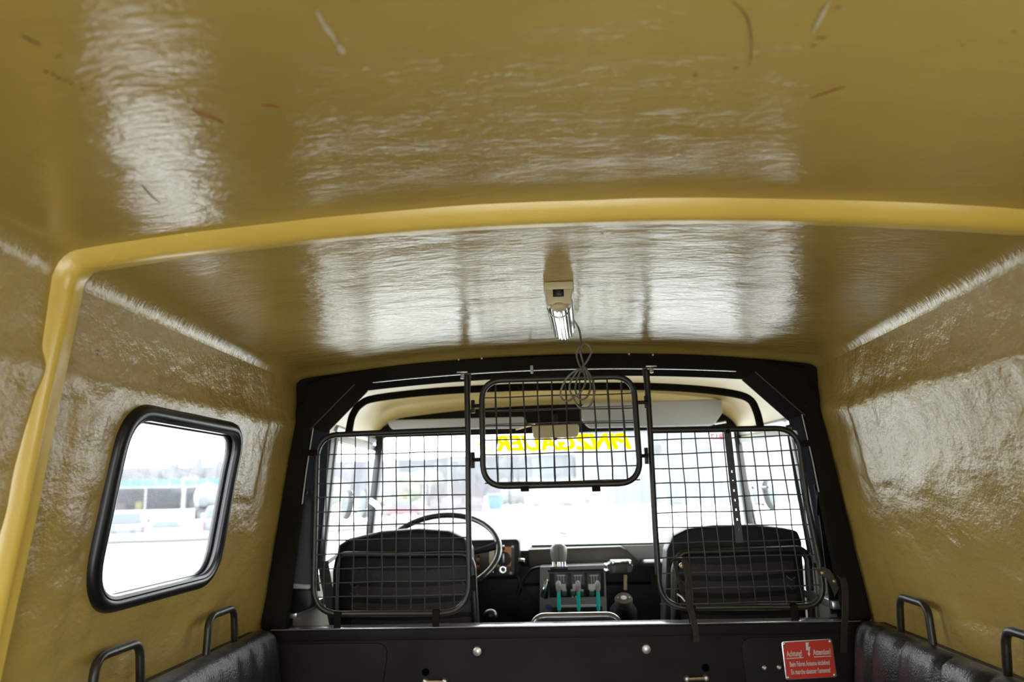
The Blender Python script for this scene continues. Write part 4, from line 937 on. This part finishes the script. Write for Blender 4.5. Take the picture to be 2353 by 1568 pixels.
for i, (x, y, w_, h_) in enumerate(((-5.6, 2.5, 1.4, .9), (-3.4, 2.8, .8, 1.1), (.2, 2.6, 1.6, .8), (3.6, 2.4, 2.0, 1.2))): MB().box((x, y, h_ / 2), (w_, 1, h_)).build('stored_goods', ('brown', 'yelmach', 'tyre', 'brown')[i], sh_, bevel=.1)
p, rz = away(476, 1150, 72); mx = thing('mixer_truck', 'white concrete mixer truck behind the cut off pickup', 'truck', None, (p.x, p.y, GZ), rz)
MB().lathe([(.5, -1.6), (1.0, -.8), (1.15, .3), (.8, 1.3), (.35, 1.7)], (0, 0, 2.0), (.2, 1, .25), 18).build('drum', 'truckwhite', mx)
MB().box((0, 2.6, 1.4), (2.1, 1.5, 1.9)).build('cab', 'truckwhite', mx, bevel=.1); MB().box((0, .4, .7), (1.9, 5, .35)).build('chassis', 'tyre', mx)
for s in (-1, 1):
    for y in (-1.2, 0, 2.5): MB().lathe([(.42, 0), (.45, .05), (.45, .25), (.36, .28)], (s * .75, y, .45), (s, 0, 0), 14).build('wheel', 'tyre', mx)
def pole(label, px, Y, h):
    p = at(px, 1150, Y); t = thing('light_pole', label, 'pole', None, (p.x, p.y, GZ)); MB().lathe([(.10, 0), (.07, h)], (0, 0, 0), (0, 0, 1), 10).build('shaft', 'shedtrim', t); MB().box((.4, 0, h), (.9, .2, .12)).build('lamp_head', 'shedtrim', t, bevel=.03)
pole('thin pale pole in front of the teal roofed shed', 420, 48, 3.0)
pole('thin pale pole in front of the brown board fence', 1033, 60, 4.2)

# board fence / containers
p, rz = away(1040, 1145, 72); bf = thing('board_fence', 'tall weathered brown board fence across the road', 'fence', None, (p.x, p.y, GZ), rz)
for i in range(22):
    h = 2.25 + random.uniform(-.12, .12) + (.35 if i < 12 else 0); MB().box((-2.75 + .255 * i, random.uniform(-.03, .03), h / 2), (.235, .05, h)).build('board', 'brown', bf)
for z in (.5, 1.9): MB().box((0, .08, z), (5.6, .08, .12)).build('rail', 'brown', bf)
p, rz = away(1138, 1145, 68); bb = thing('blue_bin', 'blue steel rubbish bin beside the brown fence', 'bin', None, (p.x, p.y, GZ + .3), rz)
MB().loft([[(-.55, -.5, 0), (.55, -.5, 0), (.55, .5, 0), (-.55, .5, 0)], [(-.7, -.6, 1.1), (.7, -.6, 1.1), (.7, .6, 1.1), (-.7, .6, 1.1)]]).build('body', 'bluebin', bb, bevel=.03); MB().prism([(-.74, -.65, 1.1), (-.74, .65, 1.1), (-.74, .65, 1.35), (-.74, -.5, 1.2)], (1.48, 0, 0)).build('lid', 'tyre', bb, bevel=.02)
def loader(label, px, Y, m, sc=1., dz=.0):
    p, rz = away(px, 1145, Y); t = thing('loader', label, 'machine', None, (p.x, p.y, GZ + dz), rz + .5)
    q = lambda a: tuple(v * sc for v in a)
    MB().box(q((0, 0, 1.0)), q((2.6, 1.6, .9))).build('body', m, t, bevel=.08); MB().box(q((-.2, 0, 2.0)), q((1.2, 1.3, 1.2))).build('cab', 'carglass', t, bevel=.06)
    MB().tube([q((1.0, 0, 1.2)), q((2.0, 0, 1.8)), q((2.6, 0, .8))], .14 * sc, 8).build('arm', m, t); MB().prism([q((2.3, -1, .2)), q((3.0, -1, .2)), q((2.5, -1, 1.0))], q((0, 2, 0))).build('bucket', m, t)
    for x in (-.9, 1.0):
        for s in (-1, 1): MB().lathe([(.55 * sc, 0), (.6 * sc, .08), (.6 * sc, .35), (.4 * sc, .4)], q((x, s * .7, .6)), (0, s, 0), 14).build('wheel', 'tyre', t)
loader('yellow wheel loader at the far left of the windscreen view', 885, 70, 'yelmach')
loader('grey tracked machine parked between the blue bin and the white van', 1180, 76, 'kerb', .7, .5)

# grey sheet buildings
def building(label, pl_, pr_, ptop, Y, wins, depth=14):
    a, b = at(pl_, ptop, Y), at(pr_, ptop - (pr_ - pl_) * .033, Y); t = thing('sheet_building', label, 'building', None, ((a.x + b.x) / 2, Y, GZ)); W_ = b.x - a.x; H_ = a.z - GZ
    MB().box((0, depth / 2, H_ / 2), (W_, depth, H_)).build('wall', 'corr', t)
    MB().prism([(-W_ / 2 - .3, -.3, H_), (W_ / 2 + .3, -.3, H_), (W_ / 2 + .3, depth / 2, H_ + .9), (-W_ / 2 - .3, depth / 2, H_ + .9)], (0, 0, .12)).build('roof', 'shedtrim', t)
    k = int(W_ / .9)
    for i in range(k): MB().box((-W_ / 2 + (i + .5) * W_ / k, -.03, H_ / 2), (.12, .06, H_)).build('sheet_rib', 'corr', t)
    for (x0, y0, x1, y1, m) in wins:
        p, q = at(x0, y0, Y), at(x1, y1, Y); w = MB().box(((p.x + q.x) / 2 - (a.x + b.x) / 2, -.06, (p.z + q.z) / 2 - GZ), (abs(q.x - p.x), .16, abs(p.z - q.z))).build('window' if m == 'carglass' else 'fitting', m, t)
    return t
building('lower pale grey sheet metal building with one dark window', 1222, 1306, 1046, 92, [(1245, 1094, 1286, 1112, 'carglass')])
building('tall pale grey corrugated sheet metal building right of the lettering', 1322, 2100, 992, 86, [(1505, 1022, 1520, 1042, 'shedwall'), (1385, 1066, 1420, 1090, 'shedtrim'), (1600, 1000, 1640, 1030, 'shedtrim')])

# trees and hill
def tree(label, px, Y, top_, wd, m, group):
    p = at(px, 1150, Y); tz = at(px, top_, Y).z; H_ = tz - GZ; t = thing('tree', label, 'tree', group, (p.x, p.y, GZ))
    MB().tube([(0, 0, 0), (.1, 0, H_ * .3), (0, .1, H_ * .6)], [.25, .2, .1], 8).build('trunk', 'bark', t)
    b = MB().ball((0, 0, H_ * .60), (wd, wd, H_ * .40), 22, 14)
    for v in b.v:
        q = noise.noise(Vector((v.x * .9 + px, v.y * .9, v.z * .9))) * .5 + noise.noise(Vector((v.x * 2.3 + px, v.y * 2.3, v.z * 2.3))) * .3; v.x *= 1 + q; v.y *= 1 + q; v.z += q * H_ * .12
    b.build('crown', m, t, ang=180)
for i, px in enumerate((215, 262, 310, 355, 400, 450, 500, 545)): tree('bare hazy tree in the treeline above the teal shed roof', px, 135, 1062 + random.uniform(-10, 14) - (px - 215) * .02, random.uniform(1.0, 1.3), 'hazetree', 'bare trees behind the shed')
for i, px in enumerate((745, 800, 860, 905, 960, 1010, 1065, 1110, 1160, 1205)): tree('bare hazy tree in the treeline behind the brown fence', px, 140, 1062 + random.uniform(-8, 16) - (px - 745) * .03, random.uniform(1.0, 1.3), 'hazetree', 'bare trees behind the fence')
for px, Y, tp, lb in ((945, 95, 1086, 'light green budding tree left of the brown fence'), (985, 100, 1078, 'light green budding tree just behind the left end of the brown fence'), (760, 90, 1100, 'light green budding tree seen through the driver door window')): tree(lb, px, Y, tp, 1.9, 'greentree', None)
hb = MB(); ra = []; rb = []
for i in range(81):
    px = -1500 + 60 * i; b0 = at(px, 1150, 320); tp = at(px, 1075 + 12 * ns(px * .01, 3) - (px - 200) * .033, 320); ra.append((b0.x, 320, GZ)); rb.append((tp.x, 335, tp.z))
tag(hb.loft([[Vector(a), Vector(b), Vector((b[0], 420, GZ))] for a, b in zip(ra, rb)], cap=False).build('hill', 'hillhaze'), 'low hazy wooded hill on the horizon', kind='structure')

# ---------------------------------------------------------------- put every origin at the base of its thing
bpy.context.view_layer.update()
def descend(o):
    out = [o] if o.type == 'MESH' else []
    for c_ in o.children: out += descend(c_)
    return out
for o in list(S.objects):
    if o.parent or o.type not in ('MESH', 'EMPTY') or o.location.length > 1e-6: continue
    vs = [v.co for q in descend(o) for v in q.data.vertices]
    if not vs: continue
    lo = [min(v[i] for v in vs) for i in range(3)]; hi = [max(v[i] for v in vs) for i in range(3)]
    base = Vector(((lo[0] + hi[0]) / 2, (lo[1] + hi[1]) / 2, lo[2]))
    for q in descend(o): q.data.transform(Matrix.Translation(-base))
    o.location = base
